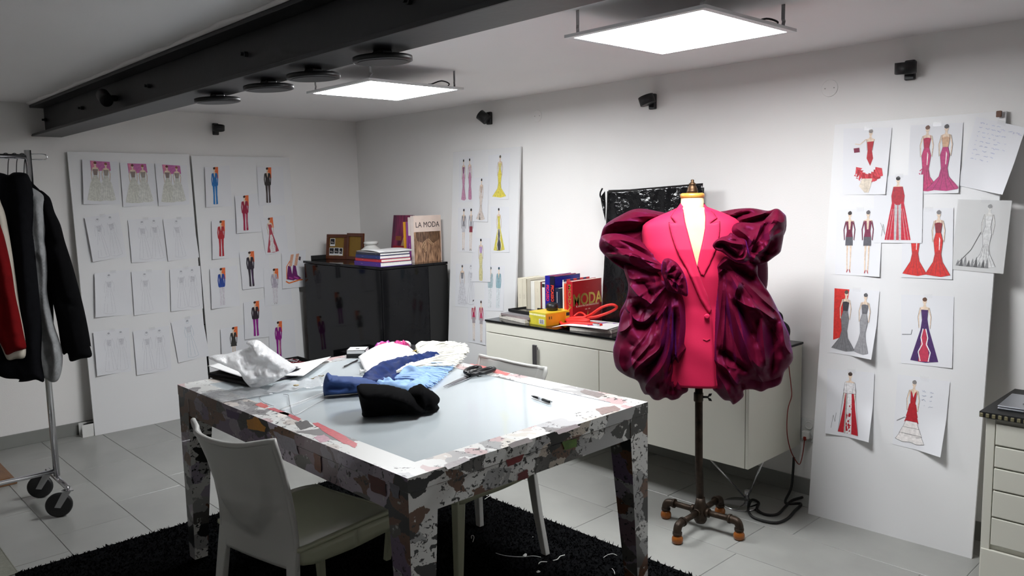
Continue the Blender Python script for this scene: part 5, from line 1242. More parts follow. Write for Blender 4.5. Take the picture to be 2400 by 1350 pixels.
# back of the collar standing round the neck
def collar(u, v):
    th = PI * .52 + u * PI * .96; r = .062 + .012 * v; return L3(UC + r * math.sin(th), r * math.cos(th) * 1.0, zn0 - .012 + .042 * (1 - v) * (.6 + .4 * abs(math.cos(th))))
MB().grid(collar, 24, 4).build('collar', M_pink, jk, solid=.003)
def on_front(px, py, off):
    u, z = fpx(px, py, .12); return L3(u, float(front_w(u, z)[0]) + off, z)
MB().lathe([(.0115, 0), (.0125, .003), (.011, .007), (.006, .009)], 20, axisM(on_front(1657, 741, .012), on_front(1657, 741, .1))).build('button', M_pink, jk)
MB().tube([on_front(1648, 794, .007), on_front(1656, 797, .008), on_front(1664, 794, .007)], .0018, 6).build('buttonhole', mat('pink_thread', (0.5, .012, .07), .7), jk)
# ---- balloon sleeves
SL = thing; 
def radial(g, ends, n, amp, wd, seed, bow=.12, start=.06):
    """gathers running from the point g out to n points along the polyline ends, ridge and valley in turn"""
    rr = random.Random(seed); E_ = [Vector((x, y, 0)) for x, y in ends]; out = []; g = Vector((g[0], g[1], 0))
    for i in range(n):
        t = (i + .5 + rr.uniform(-.25, .25)) / n * (len(E_) - 1); k = min(int(t), len(E_) - 2); e = E_[k].lerp(E_[k + 1], t - k)
        d = e - g; sd = Vector((-d.y, d.x, 0)) * rr.uniform(-bow, bow); a = g + d * (start + rr.uniform(0, .12)); b = g + d * rr.uniform(.72, 1.0)
        P = [(q.x, q.y) for q in (a, g + d * .45 + sd * .6, g + d * .7 + sd, b)]
        out.append((P, amp * (1 if i % 2 else -.9) * rr.uniform(.6, 1.2), wd * rr.uniform(.7, 1.25), rr.uniform(-.55, .55)))
    return out
def piece(name, w, outline, folds, thick, R, back=.8, wr=.008, wl=.06, seed=1, res=.0065, stretch=(1, 1), par=None):
    wr *= .15
    return soft(name, M_taf, par or jk, (FN * w, FR, FUP), fpts(outline, w), [fold(*f, w=w) for f in folds], thick, R, res, back, None, wr, wl, seed, stretch=stretch, crisp=.65)
# left sleeve (image left)
piece('sleeve_back_puff', -.05, [(1572, 503), (1540, 495), (1505, 489), (1480, 492), (1455, 504), (1430, 518), (1415, 532), (1408, 555), (1404, 575), (1412, 592), (1440, 600), (1480, 600), (1520, 590), (1530, 560), (1535, 530), (1550, 512)],
      [([(1412, 536), (1450, 518), (1500, 507), (1545, 506)], .034, .05), ([(1470, 497), (1510, 497), (1560, 505)], .024, .03), ([(1418, 560), (1450, 545), (1500, 540), (1530, 535)], -.06, .055), ([(1430, 520), (1480, 516), (1510, 520)], .018, .02), ([(1440, 535), (1490, 530)], -.02, .03)] + radial((1570, 510), [(1470, 496), (1430, 520), (1410, 550), (1415, 585)], 6, .014, .018, 5), .075, .08, back=2.6, seed=3)
piece('sleeve_front_puff', .05, [(1404, 574), (1412, 552), (1443, 547), (1475, 554), (1505, 568), (1530, 586), (1560, 602), (1580, 620), (1578, 645), (1552, 657), (1530, 662), (1505, 655), (1480, 645), (1455, 628), (1428, 608), (1410, 590)],
      [([(1412, 566), (1450, 560), (1495, 572), (1550, 606)], .03, .045), ([(1420, 592), (1460, 594), (1485, 590), (1520, 604), (1556, 620)], .03, .028), ([(1418, 580), (1450, 578), (1500, 590), (1545, 612)], -.02, .025), ([(1485, 592), (1478, 605), (1490, 625)], .018, .02), ([(1505, 600), (1535, 622), (1560, 630)], .024, .018), ([(1430, 604), (1470, 618), (1520, 645)], -.05, .04), ([(1440, 550), (1425, 575)], .014, .02)] + radial((1562, 622), [(1445, 552), (1415, 560), (1408, 580), (1430, 606), (1480, 640)], 8, .016, .018, 3), .085, .075, back=1.7, seed=5)
piece('sleeve_drape', .06, [(1462, 622), (1500, 620), (1555, 622), (1592, 640), (1604, 690), (1590, 760), (1540, 790), (1490, 780), (1462, 760), (1452, 735), (1468, 700), (1472, 665)],
      [([(1470, 628), (1480, 650), (1508, 648)], .02, .03), ([(1474, 660), (1500, 685), (1536, 706)], .045, .035), ([(1536, 640), (1540, 668), (1535, 704)], .04, .025), ([(1505, 655), (1520, 675), (1528, 690)], -.03, .025), ([(1470, 715), (1490, 738), (1512, 745), (1535, 725)], .05, .028), ([(1480, 735), (1500, 715), (1520, 720)], -.04, .03), ([(1458, 738), (1500, 760), (1545, 745)], -.05, .04)] + radial((1572, 655), [(1470, 640), (1465, 690), (1458, 740), (1500, 775)], 6, .016, .018, 7), .07, .07, seed=8)
piece('sleeve_balloon', .085, [(1478, 712), (1460, 730), (1452, 755), (1445, 790), (1437, 820), (1440, 850), (1448, 867), (1470, 882), (1494, 893), (1503, 913), (1511, 924), (1521, 926), (1531, 936), (1545, 938), (1560, 932), (1574, 938), (1590, 934), (1599, 925), (1613, 915), (1609, 890), (1612, 850), (1615, 800), (1613, 740), (1610, 695), (1596, 664), (1565, 668), (1545, 712), (1510, 735)],
      [([(1575, 690), (1577, 740), (1572, 800), (1556, 840), (1530, 870), (1516, 895), (1520, 915)], .055, .032, .2), ([(1560, 700), (1552, 760), (1550, 800), (1520, 825), (1494, 852), (1490, 880)], .045, .026, .2), ([(1566, 720), (1562, 790), (1545, 830), (1512, 860)], -.05, .025), ([(1590, 690), (1596, 750), (1590, 800), (1584, 828)], .05, .032), ([(1584, 828), (1596, 818), (1610, 808)], .03, .022), ([(1582, 720), (1581, 780), (1572, 850), (1560, 890)], -.05, .02), ([(1545, 720), (1535, 780), (1500, 825), (1470, 865)], .03, .025), ([(1545, 745), (1510, 760), (1480, 752)], -.05, .045), ([(1600, 840), (1580, 870), (1570, 920)], -.04, .04), ([(1450, 775), (1470, 765), (1485, 750)], .03, .025), ([(1460, 800), (1455, 840), (1470, 870)], .018, .03), ([(1545, 890), (1550, 930)], .02, .025)] + radial((1580, 690), [(1455, 770), (1442, 830), (1460, 875), (1500, 905), (1540, 932), (1580, 934), (1608, 905)], 15, .018, .017, 9), .12, .10, back=1.2, wr=.007, seed=11, stretch=(1.3, .6))
piece('sleeve_knot', .165, [(1553, 612), (1566, 605), (1585, 615), (1597, 630), (1606, 648), (1611, 670), (1611, 694), (1596, 690), (1578, 685), (1562, 678), (1556, 656), (1550, 636)],
      [([(1560, 604), (1563, 620), (1566, 640)], .02, .012), ([(1583, 616), (1570, 630), (1562, 655)], .026, .016), ([(1592, 626), (1583, 645), (1577, 670)], .022, .014), ([(1604, 643), (1592, 662), (1590, 684)], .026, .016), ([(1575, 622), (1568, 640)], -.02, .012), ([(1598, 640), (1586, 655), (1583, 680)], -.02, .01), ([(1556, 645), (1565, 660), (1585, 676)], .012, .012)] + radial((1556, 642), [(1570, 607), (1590, 622), (1607, 650), (1610, 690), (1580, 684)], 9, .017, .011, 31, .08), .03, .034, wr=.004, wl=.03, seed=2, res=.0055)
# right sleeve (image right)
piece('sleeve_inner', .0, [(1690, 560), (1740, 560), (1790, 590), (1800, 640), (1790, 690), (1740, 700), (1700, 680), (1685, 620)], [], .07, .06, back=1.8, seed=21)
piece('sleeve_inner', .0, [(1440, 585), (1500, 560), (1560, 590), (1575, 650), (1560, 700), (1500, 700), (1475, 650)], [], .06, .06, back=1.8, seed=22)
piece('sleeve_back_puff', -.05, [(1672, 500), (1700, 494), (1730, 489), (1765, 488), (1800, 494), (1819, 489), (1834, 499), (1843, 510), (1838, 550), (1800, 580), (1760, 570), (1735, 545), (1722, 525), (1700, 510)],
      [([(1690, 498), (1705, 500), (1730, 505)], .02, .018), ([(1705, 505), (1740, 492), (1775, 490)], .03, .02), ([(1730, 515), (1775, 503), (1805, 494)], .035, .022), ([(1720, 508), (1760, 498)], -.025, .015), ([(1750, 520), (1800, 508)], -.03, .02)] + radial((1690, 505), [(1765, 490), (1820, 492), (1842, 515), (1830, 545)], 6, .014, .016, 4), .07, .07, back=2.6, seed=4)
piece('sleeve_front_puff', .06, [(1718, 528), (1735, 521), (1780, 522), (1800, 507), (1819, 489), (1836, 499), (1843, 512), (1838, 545), (1832, 580), (1828, 592), (1815, 602), (1795, 616), (1775, 622), (1758, 616), (1748, 600), (1735, 575), (1718, 552), (1712, 540)],
      [([(1782, 523), (1772, 548), (1762, 566)], .03, .022), ([(1720, 530), (1745, 548), (1762, 566)], .03, .024), ([(1762, 566), (1758, 590), (1760, 606)], .03, .02), ([(1811, 512), (1797, 535), (1798, 560), (1788, 578)], .045, .024), ([(1800, 520), (1788, 545), (1790, 568)], -.045, .018), ([(1800, 500), (1825, 520), (1842, 512)], .02, .03), ([(1788, 576), (1770, 592), (1760, 612)], .035, .022), ([(1805, 560), (1795, 590), (1780, 612)], -.04, .03), ([(1740, 535), (1760, 540), (1775, 535)], -.015, .02)] + radial((1748, 588), [(1722, 528), (1780, 523), (1820, 492), (1842, 515), (1832, 580), (1800, 612), (1772, 620)], 10, .017, .018, 6), .095, .07, back=1.7, seed=6)
piece('sleeve_rosette', .155, [(1670, 576), (1676, 565), (1690, 556), (1705, 552), (1714, 545), (1730, 556), (1747, 562), (1753, 580), (1758, 604), (1749, 614), (1735, 616), (1718, 609), (1702, 598), (1690, 590), (1678, 586)],
      [([(1674, 568), (1692, 562), (1715, 568), (1742, 572)], .024, .014), ([(1700, 556), (1725, 560), (1745, 563)], .014, .01), ([(1678, 579), (1695, 574), (1712, 588), (1732, 602)], -.05, .022), ([(1746, 564), (1750, 588), (1742, 604), (1724, 608)], .026, .012), ([(1738, 570), (1741, 588), (1730, 600)], .018, .009), ([(1708, 576), (1722, 584), (1730, 595)], .02, .01), ([(1700, 600), (1725, 611), (1752, 608)], .02, .01)], .03, .026, wr=.003, wl=.025, seed=9, res=.005)
piece('sleeve_balloon', .09, [(1676, 626), (1684, 610), (1700, 597), (1722, 610), (1745, 616), (1774, 620), (1776, 645), (1790, 668), (1806, 692), (1830, 740), (1848, 780), (1852, 800), (1859, 838), (1848, 860), (1838, 872), (1830, 898), (1815, 907), (1800, 911), (1784, 918), (1765, 913), (1743, 915), (1742, 930), (1720, 948), (1711, 940), (1698, 938), (1688, 930), (1679, 920), (1670, 911), (1673, 890), (1669, 840), (1671, 780), (1677, 700), (1679, 660)],
      [([(1678, 628), (1705, 605), (1730, 614), (1755, 612)], .04, .02), ([(1682, 640), (1700, 628), (1722, 660), (1728, 672)], .035, .026), ([(1728, 655), (1720, 690), (1745, 705), (1768, 712)], .04, .026), ([(1690, 628), (1740, 640), (1770, 660)], -.06, .04), ([(1680, 650), (1684, 720), (1690, 780), (1680, 830)], .025, .03), ([(1705, 680), (1730, 760), (1760, 830), (1785, 850)], .03, .03), ([(1700, 720), (1715, 780), (1745, 850)], -.018, .02), ([(1718, 690), (1742, 740), (1765, 790)], -.05, .03), ([(1760, 705), (1795, 730), (1812, 742)], .04, .022), ([(1780, 735), (1785, 800), (1791, 848)], .03, .022), ([(1772, 740), (1770, 800)], -.02, .02), ([(1806, 760), (1812, 820), (1805, 870)], -.04, .03), ([(1830, 750), (1836, 800), (1856, 830)], .035, .03), ([(1675, 838), (1700, 852), (1730, 892)], .045, .022), ([(1685, 815), (1712, 835), (1750, 862)], -.045, .028), ([(1680, 870), (1700, 900), (1715, 935)], .02, .03), ([(1745, 880), (1790, 890), (1830, 880)], -.02, .04), ([(1735, 890), (1741, 915)], -.02, .02)] + radial((1698, 606), [(1672, 860), (1690, 928), (1720, 944), (1765, 912), (1815, 906), (1845, 865), (1855, 830), (1840, 770), (1806, 695)], 17, .016, .018, 8), .115, .10, back=1.1, wr=.007, seed=13, stretch=(1.3, .6))
# ================================================================ CLOTHES RACK
RKX, RKY = 1.35, -2.775
rk = thing('clothes_rack', 'chrome clothes rack on black casters at the left edge', 'clothes rack', (RKX, RKY, 0))
MB().tube([(0, 0, .16), (0, 0, 1.835)], .0155, 16).build('post', M_chrome, rk)
MB().tube([(0, -1.5, .16), (0, -1.5, 1.835)], .0155, 16).build('post', M_chrome, rk)
MB().tube([(0, -1.5, 1.803), (0, 0, 1.803)], .0125, 14).build('hanging_rail', M_chrome, rk)
MB().tube([(0, -1.5, .187), (0, 0, .187)], .012, 14).build('bottom_rail', M_chrome, rk)
lp_ = smooth_path([(0, .012, 1.816), (0, .07, 1.816), (0, .083, 1.806), (0, .083, 1.797), (0, .07, 1.789), (0, .012, 1.789)], 5)
MB().tube(lp_, .0028, 8).build('end_hook', M_chrome, rk)
for yy in (0, -1.5):
    MB().tube([(-.19, yy, .145), (.19, yy, .145)], .013, 12).build('foot_bar', M_chrome, rk)
    for sx in (-1, 1):
        c = thing('caster', None, None)
        c.parent = rk; c.location = (sx * .185, yy, 0)
        MB().tube([(0, 0, .118), (0, 0, .15)], .008, 10).build('stem', M_chrome, c)
        A_ = Vector((.90, -.43, 0)).normalized(); ctr = Vector((-.012, -.04, .062))
        MB().lathe([(.018, -.014), (.054, -.013), (.062, -.006), (.062, .006), (.054, .013), (.018, .014)], 32, axisM(ctr, ctr + A_)).build('wheel', M_blk, c)
        fk = MB()
        for s in (-1, 1):
            o_ = A_ * (.018 * s)
            fk.add([Vector((.008, .018, .128)) + o_, Vector((-.008, -.018, .128)) + o_, Vector((-.02, -.056, .056)) + o_, Vector((-.008, -.032, .05)) + o_], [(0, 1, 2, 3)])
        fk.build('fork', M_zinc, c, solid=.003)
        MB().cbox((-.024, -.024, .126), (.024, .024, .132), .002).build('plate', M_chrome, c)
for o in list(rk.children):
    if o.name.startswith('caster'): o.pop('label', None)
GN = np.array([.93, -.37, 0.]); GN /= np.linalg.norm(GN); GR = np.array([-GN[1], GN[0], 0.])
if GR @ CR < 0: GR = -GR
GO = np.array([1.37, -2.85, 0.])
def gpx(L, w):
    out = []
    for x, y in L: q = np.array(at_pl(x, y, GO + GN * w, GN)) - GO; out.append((q @ GR, q[2]))
    return out
M_wool = mat('black_wool', (0.003, 0.003, 0.0035), .9, spec=.05, var=.2, scale=30); M_grey = mat('grey_fleece', (0.24, 0.245, 0.25), .9, var=.18, scale=24, bump=.25, bscale=120)
M_redw = mat('red_wool', (0.13, 0.003, 0.004), .85, spec=.08, var=.15, scale=20); M_lining = mat('cream_lining', (0.50, 0.45, 0.38), .6, var=.05); M_blk2 = mat('black_cloth', (0.0042, 0.0042, 0.0055), .85, spec=.06, var=.2, scale=40)
def hanger(par, w, px):
    q = gpx([(px, 404)], w)[0]; y0 = at_x(px, 366, RKX).y
    top = Vector((RKX, y0, 1.818)); b = Vector(GO + GR * q[0] + GN * w); b.z = 1.70
    P = [top + Vector((0, -.012, -.004)), top, top + Vector((0, .012, -.012)), Vector((RKX + .004, y0 + .004, 1.77)), (b + top) / 2 - Vector((0, 0, .06)), b]
    MB().tube([p - Vector(par.location) for p in smooth_path(P, 5)], .0022, 6).build('hanger_hook', M_blk, par)
def garment(nm, lab, w, parts, hpx, cat='coat'):
    t = thing(nm, lab, cat, tuple(GO + np.array([0, 0, 1.7])), 0, 'garments on the clothes rack')
    org = tuple(GO * 0)
    for (pn, m, dw, outl, folds, th, R_) in parts:
        soft(pn, m, t, (GN * (w + dw) - np.array([0, 0, 1.7]), GR, FUP), gpx(outl, w + dw), [(gpx(f[0], w + dw), f[1], f[2]) for f in folds], th, R_, .010, .8, None, .004, .07, len(outl), stretch=(1.2, .4))
    hanger(t, w, hpx)
    return t
garment('black_jacket', 'black jacket with a long free hanging sleeve at the end of the rack', -.035, [
    ('body', M_wool, 0, [(40, 412), (62, 408), (76, 428), (96, 448), (112, 470), (118, 540), (122, 640), (126, 760), (122, 868), (60, 872), (20, 868), (15, 600), (18, 440)], [], .05, .06),
    ('sleeve', M_wool, .02, [(92, 446), (112, 458), (120, 470), (128, 497), (142, 527), (152, 565), (168, 615), (186, 680), (201, 742), (213, 808), (211, 812), (215, 835), (190, 841), (165, 847), (158, 828), (146, 827), (134, 755), (120, 690), (108, 620), (102, 540), (92, 480)], [([(120, 480), (150, 640), (185, 830)], .02, .06), ([(125, 560), (150, 590)], -.01, .03), ([(150, 700), (180, 720)], -.01, .03)], .05, .045)], 53, 'jacket')
garment('grey_coat', 'grey fleece coat hanging between two black garments', .03, [
    ('body', M_grey, 0, [(42, 442), (57, 433), (76, 440), (99, 455), (103, 468), (102, 490), (106, 530), (105, 565), (109, 596), (111, 640), (110, 680), (117, 722), (129, 768), (140, 800), (147, 832), (145, 866), (137, 890), (124, 896), (110, 890), (90, 870), (70, 800), (60, 640), (50, 500)], [([(96, 470), (100, 560), (104, 640), (108, 720), (130, 800), (138, 870)], .03, .03), ([(92, 590), (108, 606)], .015, .02), ([(90, 560), (98, 640), (100, 740), (112, 860)], -.03, .03), ([(118, 790), (122, 850), (116, 890)], -.02, .02)], .05, .05)], 35)
garment('black_coat', 'long black coat hanging in the middle of the rack', .075, [
    ('body', M_blk2, 0, [(-60, 420), (-20, 404), (6, 406), (20, 410), (33, 404), (60, 406), (70, 418), (76, 440), (80, 480), (78, 540), (84, 610), (92, 690), (98, 770), (97, 840), (104, 893), (84, 890), (64, 894), (44, 895), (44, 889), (14, 887), (-10, 880), (-60, 884)], [([(40, 420), (60, 600), (80, 860)], .02, .06), ([(20, 420), (30, 600), (40, 860)], -.02, .05)], .05, .05)], 15)
garment('red_coat', 'red coat with cream lining, its sleeve at the left edge', .15, [
    ('lining', M_lining, -.012, [(-30, 440), (-5, 455), (2, 475), (13, 505), (25, 570), (37, 650), (46, 720), (57, 780), (61, 812), (58, 838), (38, 841), (20, 844), (10, 830), (-10, 780), (-40, 700)], [([(5, 480), (30, 620), (55, 800)], .012, .03)], .03, .03),
    ('sleeve', M_redw, .02, [(-50, 480), (-12, 490), (0, 520), (14, 570), (27, 630), (36, 690), (48, 745), (56, 785), (62, 814), (56, 819), (36, 824), (16, 832), (6, 815), (-14, 780), (-50, 720)], [([(-5, 530), (20, 650), (50, 800)], .02, .05), ([(-20, 600), (10, 800)], -.015, .05), ([(20, 790), (55, 783)], -.008, .012)], .045, .045)], -10)
# ---- floor things near the rack
M_ply = mat('brown_plywood', '7a5638', .55, var=.2, scale=10)
wb = thing('wooden_board', 'brown wooden board lying on the floor behind the clothes rack', 'board', (.55, -2.93, 0))
MB().cbox((-.35, -.28, 0), (.26, .075, .022), .003).build('panel', M_ply, wb); MB().cbox((-.35, -.28, .0225), (.22, .05, .034), .002).build('upper_layer', M_ply, wb)
gm_ = thing('floor_mat', 'pale grey green mat on the floor in the bottom left corner', 'mat', (1.6, -3.5, 0))
M_mat = mat('grey_green_mat', (0.24, 0.24, 0.20), .9, var=.12, scale=40, bump=.2, bscale=200)
MB().cbox((-.9, -.45, 0), (.485, .385, .006), .002).build('pad', M_mat, gm_); MB().tube([(-.9, .385, .004), (.485, .385, .004), (.485, -.45, .004)], .004, 6).build('hem', M_mat, gm_)
wbx = thing('white_carton', 'small white carton standing behind the foot of the left sketch board', 'carton', (.075, -2.30, 0))
MB().box((-.042, -.03, 0), (-.038, .09, .085)).box((.038, -.03, 0), (.042, .09, .085)).box((-.038, -.03, 0), (.038, .09, .003)).build('sides', M_porc, wbx); MB().box((-.036, .0, .004), (.036, .086, .075)).build('inside', M_matt, wbx)
bp_ = thing('black_portfolio', 'black portfolio case standing in the gap between the two left boards', 'portfolio', (.02, -1.44, 0))
MB().cbox((.0, -.12, 0), (.028, .1, .62), .004).build('case', M_matt, bp_); MB().tube([(.014, -.05, .62), (.014, -.045, .65), (.014, .03, .65), (.014, .035, .62)], .005, 8).build('handle', M_blk, bp_)
ct = thing('black_crate', 'black open crate with tangled cords behind the far end of the table', 'crate', (.47, -1.0, 0))
cm = MB(); cm.box((-.14, -.17, 0), (.14, .17, .006))
for a, b in (((-.14, -.17, 0), (-.132, .17, .355)), ((.132, -.17, 0), (.14, .17, .355)), ((-.132, -.17, 0), (.132, -.162, .355)), ((-.132, .162, 0), (.132, .17, .355))): cm.box(a, b)
cm.build('walls', M_matt, ct)
for i, (c, s) in enumerate((('c8c4c8', 1), ('8a1c2c', 2), ('d0ccd0', 3))):
    rr = random.Random(s); MB().tube(smooth_path([(rr.uniform(-.1, .1), rr.uniform(-.13, .13), .33 + rr.uniform(0, .03)) for _ in range(8)], 5), .004, 6).build('cord', mat('cord_' + c, c, .6), ct)
# ================================================================ THINGS ON THE TABLE
ZT = TZ + .0008
TA = (np.array([0, 0, ZT]), np.array([1., 0, 0]), np.array([0, 1., 0]))
def tp(L, z=ZT): return [tuple(at_z(x, y, z))[:2] for x, y in L]
def ctr(L): a = np.array(L); return Vector((a[:, 0].mean(), a[:, 1].mean(), ZT))
def lying(nm, lab, cat, parts, group=None):
    """cloth lying on the table; each part: name, material, outline px, folds px, thickness, R, lift, wrinkle"""
    o0 = ctr(tp(parts[0][2])); t = thing(nm, lab, cat, o0, 0, group)
    for pn, m, ol, fo, th, R_, lift, wr in parts:
        soft(pn, m, t, (np.array([0, 0, ZT + lift]) - np.array(o0), TA[1], TA[2]), tp(ol, ZT + lift), [(tp(f[0], ZT + lift), f[1], f[2]) for f in fo], th, R_, .008, .0, None, wr, .035, len(ol), edge=.001)
    return t
def standing(nm, lab, cat, base_px, m, parts, group=None, res=.008):
    """crumpled cloth standing up from the table, built in an upright plane through its base and turned to the room"""
    B0 = np.array(at_z(*base_px, ZT)); n = CAM - B0; n[2] = 0; n /= np.linalg.norm(n); r = np.array([-n[1], n[0], 0])
    if r @ CR < 0: r = -r
    t = thing(nm, lab, cat, tuple(B0), 0, group)
    def cv(L, w):
        out = []
        for x, y in L:
            q = np.array(at_pl(x, y, B0 + n * w, n)) - B0; out.append((q @ r, max(q[2], .0015)))
        return out
    for pn, w, ol, fo, th, R_, bk, wr in parts:
        soft(pn, m, t, (n * w, r, FUP), cv(ol, w), [(cv(f[0], w), f[1], f[2]) for f in fo], th, R_, res, bk, None, wr, .04, len(ol))
    return t
M_navy = mat('navy_jersey', (0.001, 0.016, 0.105), .7, var=.25, scale=30, spec=.2); M_denim = mat('blue_jersey', (0.03, 0.065, 0.20), .75, var=.15, scale=20, spec=.25)
M_sky = mat('pale_blue_gauze', (0.27, 0.44, 0.72), .75, var=.08, scale=20); M_ivory = mat('ivory_fringe', (0.82, 0.81, 0.72), .8, var=.04, scale=30)
M_blackf = mat('black_jersey', (0.0022, 0.0022, 0.0026), .9, spec=.04, var=.2, scale=30)
# fringed trim: fan of strands
fr_ = thing('fringe_trim', 'ivory and pale blue fringed trim fanned out over the table', 'fringe', at_z(960, 890, ZT))
rr = random.Random(12)
def strands(n, src, dst, m, r0, name, zs=.03, ze=.02):
    zs += .008; ze += .006
    mb = MB(); S0 = [at_z(x, y, ZT) for x, y in src]; D0 = [at_z(x, y, ZT) for x, y in dst]
    def on(P, t): k = min(int(t * (len(P) - 1)), len(P) - 2); f = t * (len(P) - 1) - k; return P[k].lerp(P[k + 1], f)
    for i in range(n):
        t = rr.random(); a = on(S0, min(1, max(0, t + rr.uniform(-.12, .12)))); b = on(D0, t); b = a.lerp(b, rr.uniform(.9, 1.03))
        z0, z1 = rr.uniform(.006, zs), rr.uniform(.003, ze); mid = a.lerp(b, .5); j = Vector((rr.uniform(-.012, .012), rr.uniform(-.012, .012), 0))
        P = [a + Vector((0, 0, z0)), mid + j + Vector((0, 0, max(z0, z1) + .006)), b + Vector((0, 0, z1))]
        sd = (b - a).cross(Vector((0, 0, 1))).normalized() * r0; L = smooth_path(P, 3); vs = []; sg = 1 if (Vector(CAM.tolist()) - a).dot(sd) > 0 else -1
        for q in L: vs += [q - sd * sg - fr_.location + Vector((0, 0, r0 * .7)), q + sd * sg - fr_.location]
        mb.add(vs, [(2 * k, 2 * k + 1, 2 * k + 3, 2 * k + 2) for k in range(len(L) - 1)], 0, True)
    o = mb.build(name, m, fr_); o['kind'] = 'stuff'; return o
strands(620, [(930, 892), (960, 872), (985, 845), (975, 828)], [(1062, 868), (1098, 832), (1092, 818), (1060, 811), (1010, 813)], M_ivory, .0022, 'ivory_strands', .035, .02)
strands(260, [(925, 905), (945, 888), (970, 878)], [(1010, 912), (1040, 890), (1070, 858)], M_sky, .002, 'blue_strands', .03, .01)
soft('ivory_ground', M_ivory, fr_, (np.array([0, 0, ZT]) - np.array(fr_.location), TA[1], TA[2]), tp([(930, 895), (965, 868), (985, 842), (980, 826), (1010, 820), (1055, 817), (1082, 821), (1085, 833), (1055, 860), (1020, 890), (985, 905), (950, 908)]), [], .014, .04, .01, 0, None, .006, .03, 4, edge=.001)
lying('blue_scarf', 'pale blue gauze cloth lying between the navy cloth and the black cloth', 'cloth', [('cloth', M_sky, [(876, 908), (900, 898), (916, 905), (930, 898), (942, 888), (965, 884), (990, 868), (1018, 866), (1030, 880), (1010, 905), (985, 916), (955, 920), (920, 918), (890, 916)], [([(930, 900), (950, 890), (985, 892)], .03, .03), ([(905, 902), (915, 912)], .02, .02), ([(940, 905), (980, 905)], -.015, .02)], .03, .04, 0, .006)])
lying('navy_cloth', 'navy blue brushed cloth lying across the table beneath the fringe', 'cloth', [('cloth', M_navy, [(838, 902), (860, 888), (885, 876), (905, 862), (930, 853), (962, 849), (985, 849), (1022, 838), (1036, 840), (1040, 850), (1030, 858), (1000, 872), (965, 885), (938, 893), (928, 905), (895, 908), (860, 908)], [([(860, 895), (910, 878), (970, 865), (1030, 848)], .03, .05), ([(880, 902), (930, 885), (980, 872)], -.015, .03), ([(900, 870), (960, 856)], .015, .03)], .03, .05, .004, .005)])
standing('blue_cloth', 'steel blue cloth with a raised end lying on the table', 'cloth', (800, 925), M_denim, [('cloth', .0, [(760, 940), (757, 905), (762, 882), (769, 873), (780, 881), (812, 884), (848, 886), (878, 895), (893, 903), (880, 910), (862, 912), (850, 918), (842, 932), (812, 931), (788, 936), (766, 943)], [([(765, 882), (800, 890), (850, 893), (885, 903)], .03, .03), ([(770, 920), (800, 912), (840, 905)], .02, .025), ([(768, 900), (830, 902)], -.02, .025), ([(768, 876), (776, 890)], .015, .012)], .04, .04, 2.2, .004)])
standing('black_cloth', 'crumpled black jersey cloth in front of the blue cloths on the table', 'cloth', (925, 972), M_blackf, [
    ('cloth', .0, [(836, 906), (850, 903), (880, 904), (910, 906), (935, 912), (960, 920), (985, 936), (1000, 955), (990, 975), (970, 985), (935, 984), (900, 978), (853, 976), (848, 962), (842, 935)], [([(840, 912), (900, 915), (960, 930)], .03, .03), ([(945, 925), (985, 955), (960, 980)], .02, .03), ([(860, 940), (940, 950)], -.02, .04)], .075, .06, 1.6, .005),
    ('cloth_end', -.03, [(955, 918), (975, 905), (990, 902), (1003, 912), (1018, 920), (1030, 932), (1030, 942), (1026, 948), (1030, 957), (1022, 970), (1000, 973), (975, 968), (960, 950)], [([(985, 908), (995, 935), (990, 960)], .025, .025), ([(1015, 925), (1005, 945), (1025, 955)], .02, .02), ([(1000, 925), (1000, 960)], -.02, .02)], .06, .045, 1.4, .004)])
# curled sheet of card
def sheet3(nm, lab, cat, q, m, bump, group=None, th=.0006, z=.003, extra=None):
    P = [at_z(x, y, ZT + z) for x, y in q]; o0 = sum(P, Vector()) / 4; t = thing(nm, lab, cat, (o0.x, o0.y, ZT), 0, group); o0 = Vector((o0.x, o0.y, ZT))
    def f(u, v): a = P[3].lerp(P[2], u); b = P[0].lerp(P[1], u); r = a.lerp(b, v); return r - o0 + Vector((0, 0, bump(u, v)))
    MB().grid(f, 16, 12).build('sheet', m, t, solid=th)
    if extra: extra(t, f)
    return t
sheet3('curled_card', 'large curled sheet of white card behind the navy cloth', 'paper', [(840, 846), (950, 814), (982, 838), (858, 880)], M_white, lambda u, v: .012 + .03 * math.sin(u * PI) * (.4 + .6 * v) + .008 * v)
spool = thing('thread_spool', 'small white thread spool lying at the corner of the curled card', 'spool', at_z(852, 877, ZT))
MB().lathe([(.012, -.016), (.012, -.012), (.008, -.011), (.008, .011), (.012, .012), (.012, .016)], 18, axisM((0, 0, .0125), (.6, .8, .0125))).build('reel', M_porc, spool)
# black and white jewellery box
bq0, bq1, bq2 = at_z(812, 839, ZT), at_z(857, 838, ZT), at_z(873, 829, ZT)
jb = thing('gift_box', 'flat black and white gift box near the far edge of the table', 'box', bq1)
xx = (bq0 - bq1); yy = Vector((-xx.y, xx.x, 0)).normalized() * (bq2 - bq1).length
if yy.dot(bq2 - bq1) < 0: yy = -yy
Mb = frame((0, 0, 0), xx, yy); Lx, Ly = xx.length, yy.length
if Mb.to_3x3()[2][2] < 0: Mb = frame((0, 0, 0), yy, xx); Lx, Ly = Ly, Lx
MB().box((0, 0, 0), (Lx, Ly, .018), M=Mb).build('base', M_matt, jb); MB().box((.0012, .0012, .019), (Lx - .0012, Ly - .0012, .036), M=Mb).build('lid', M_white, jb)
ed = MB()
for a, b in (((0, 0, .0175), (Lx, Ly, .0195)),): ed.box(a, b, M=Mb)
for (x, y) in ((0, 0), (Lx - .003, 0), (0, Ly - .003), (Lx - .003, Ly - .003)): ed.box((x, y, .018), (x + .003, y + .003, .0364), M=Mb)
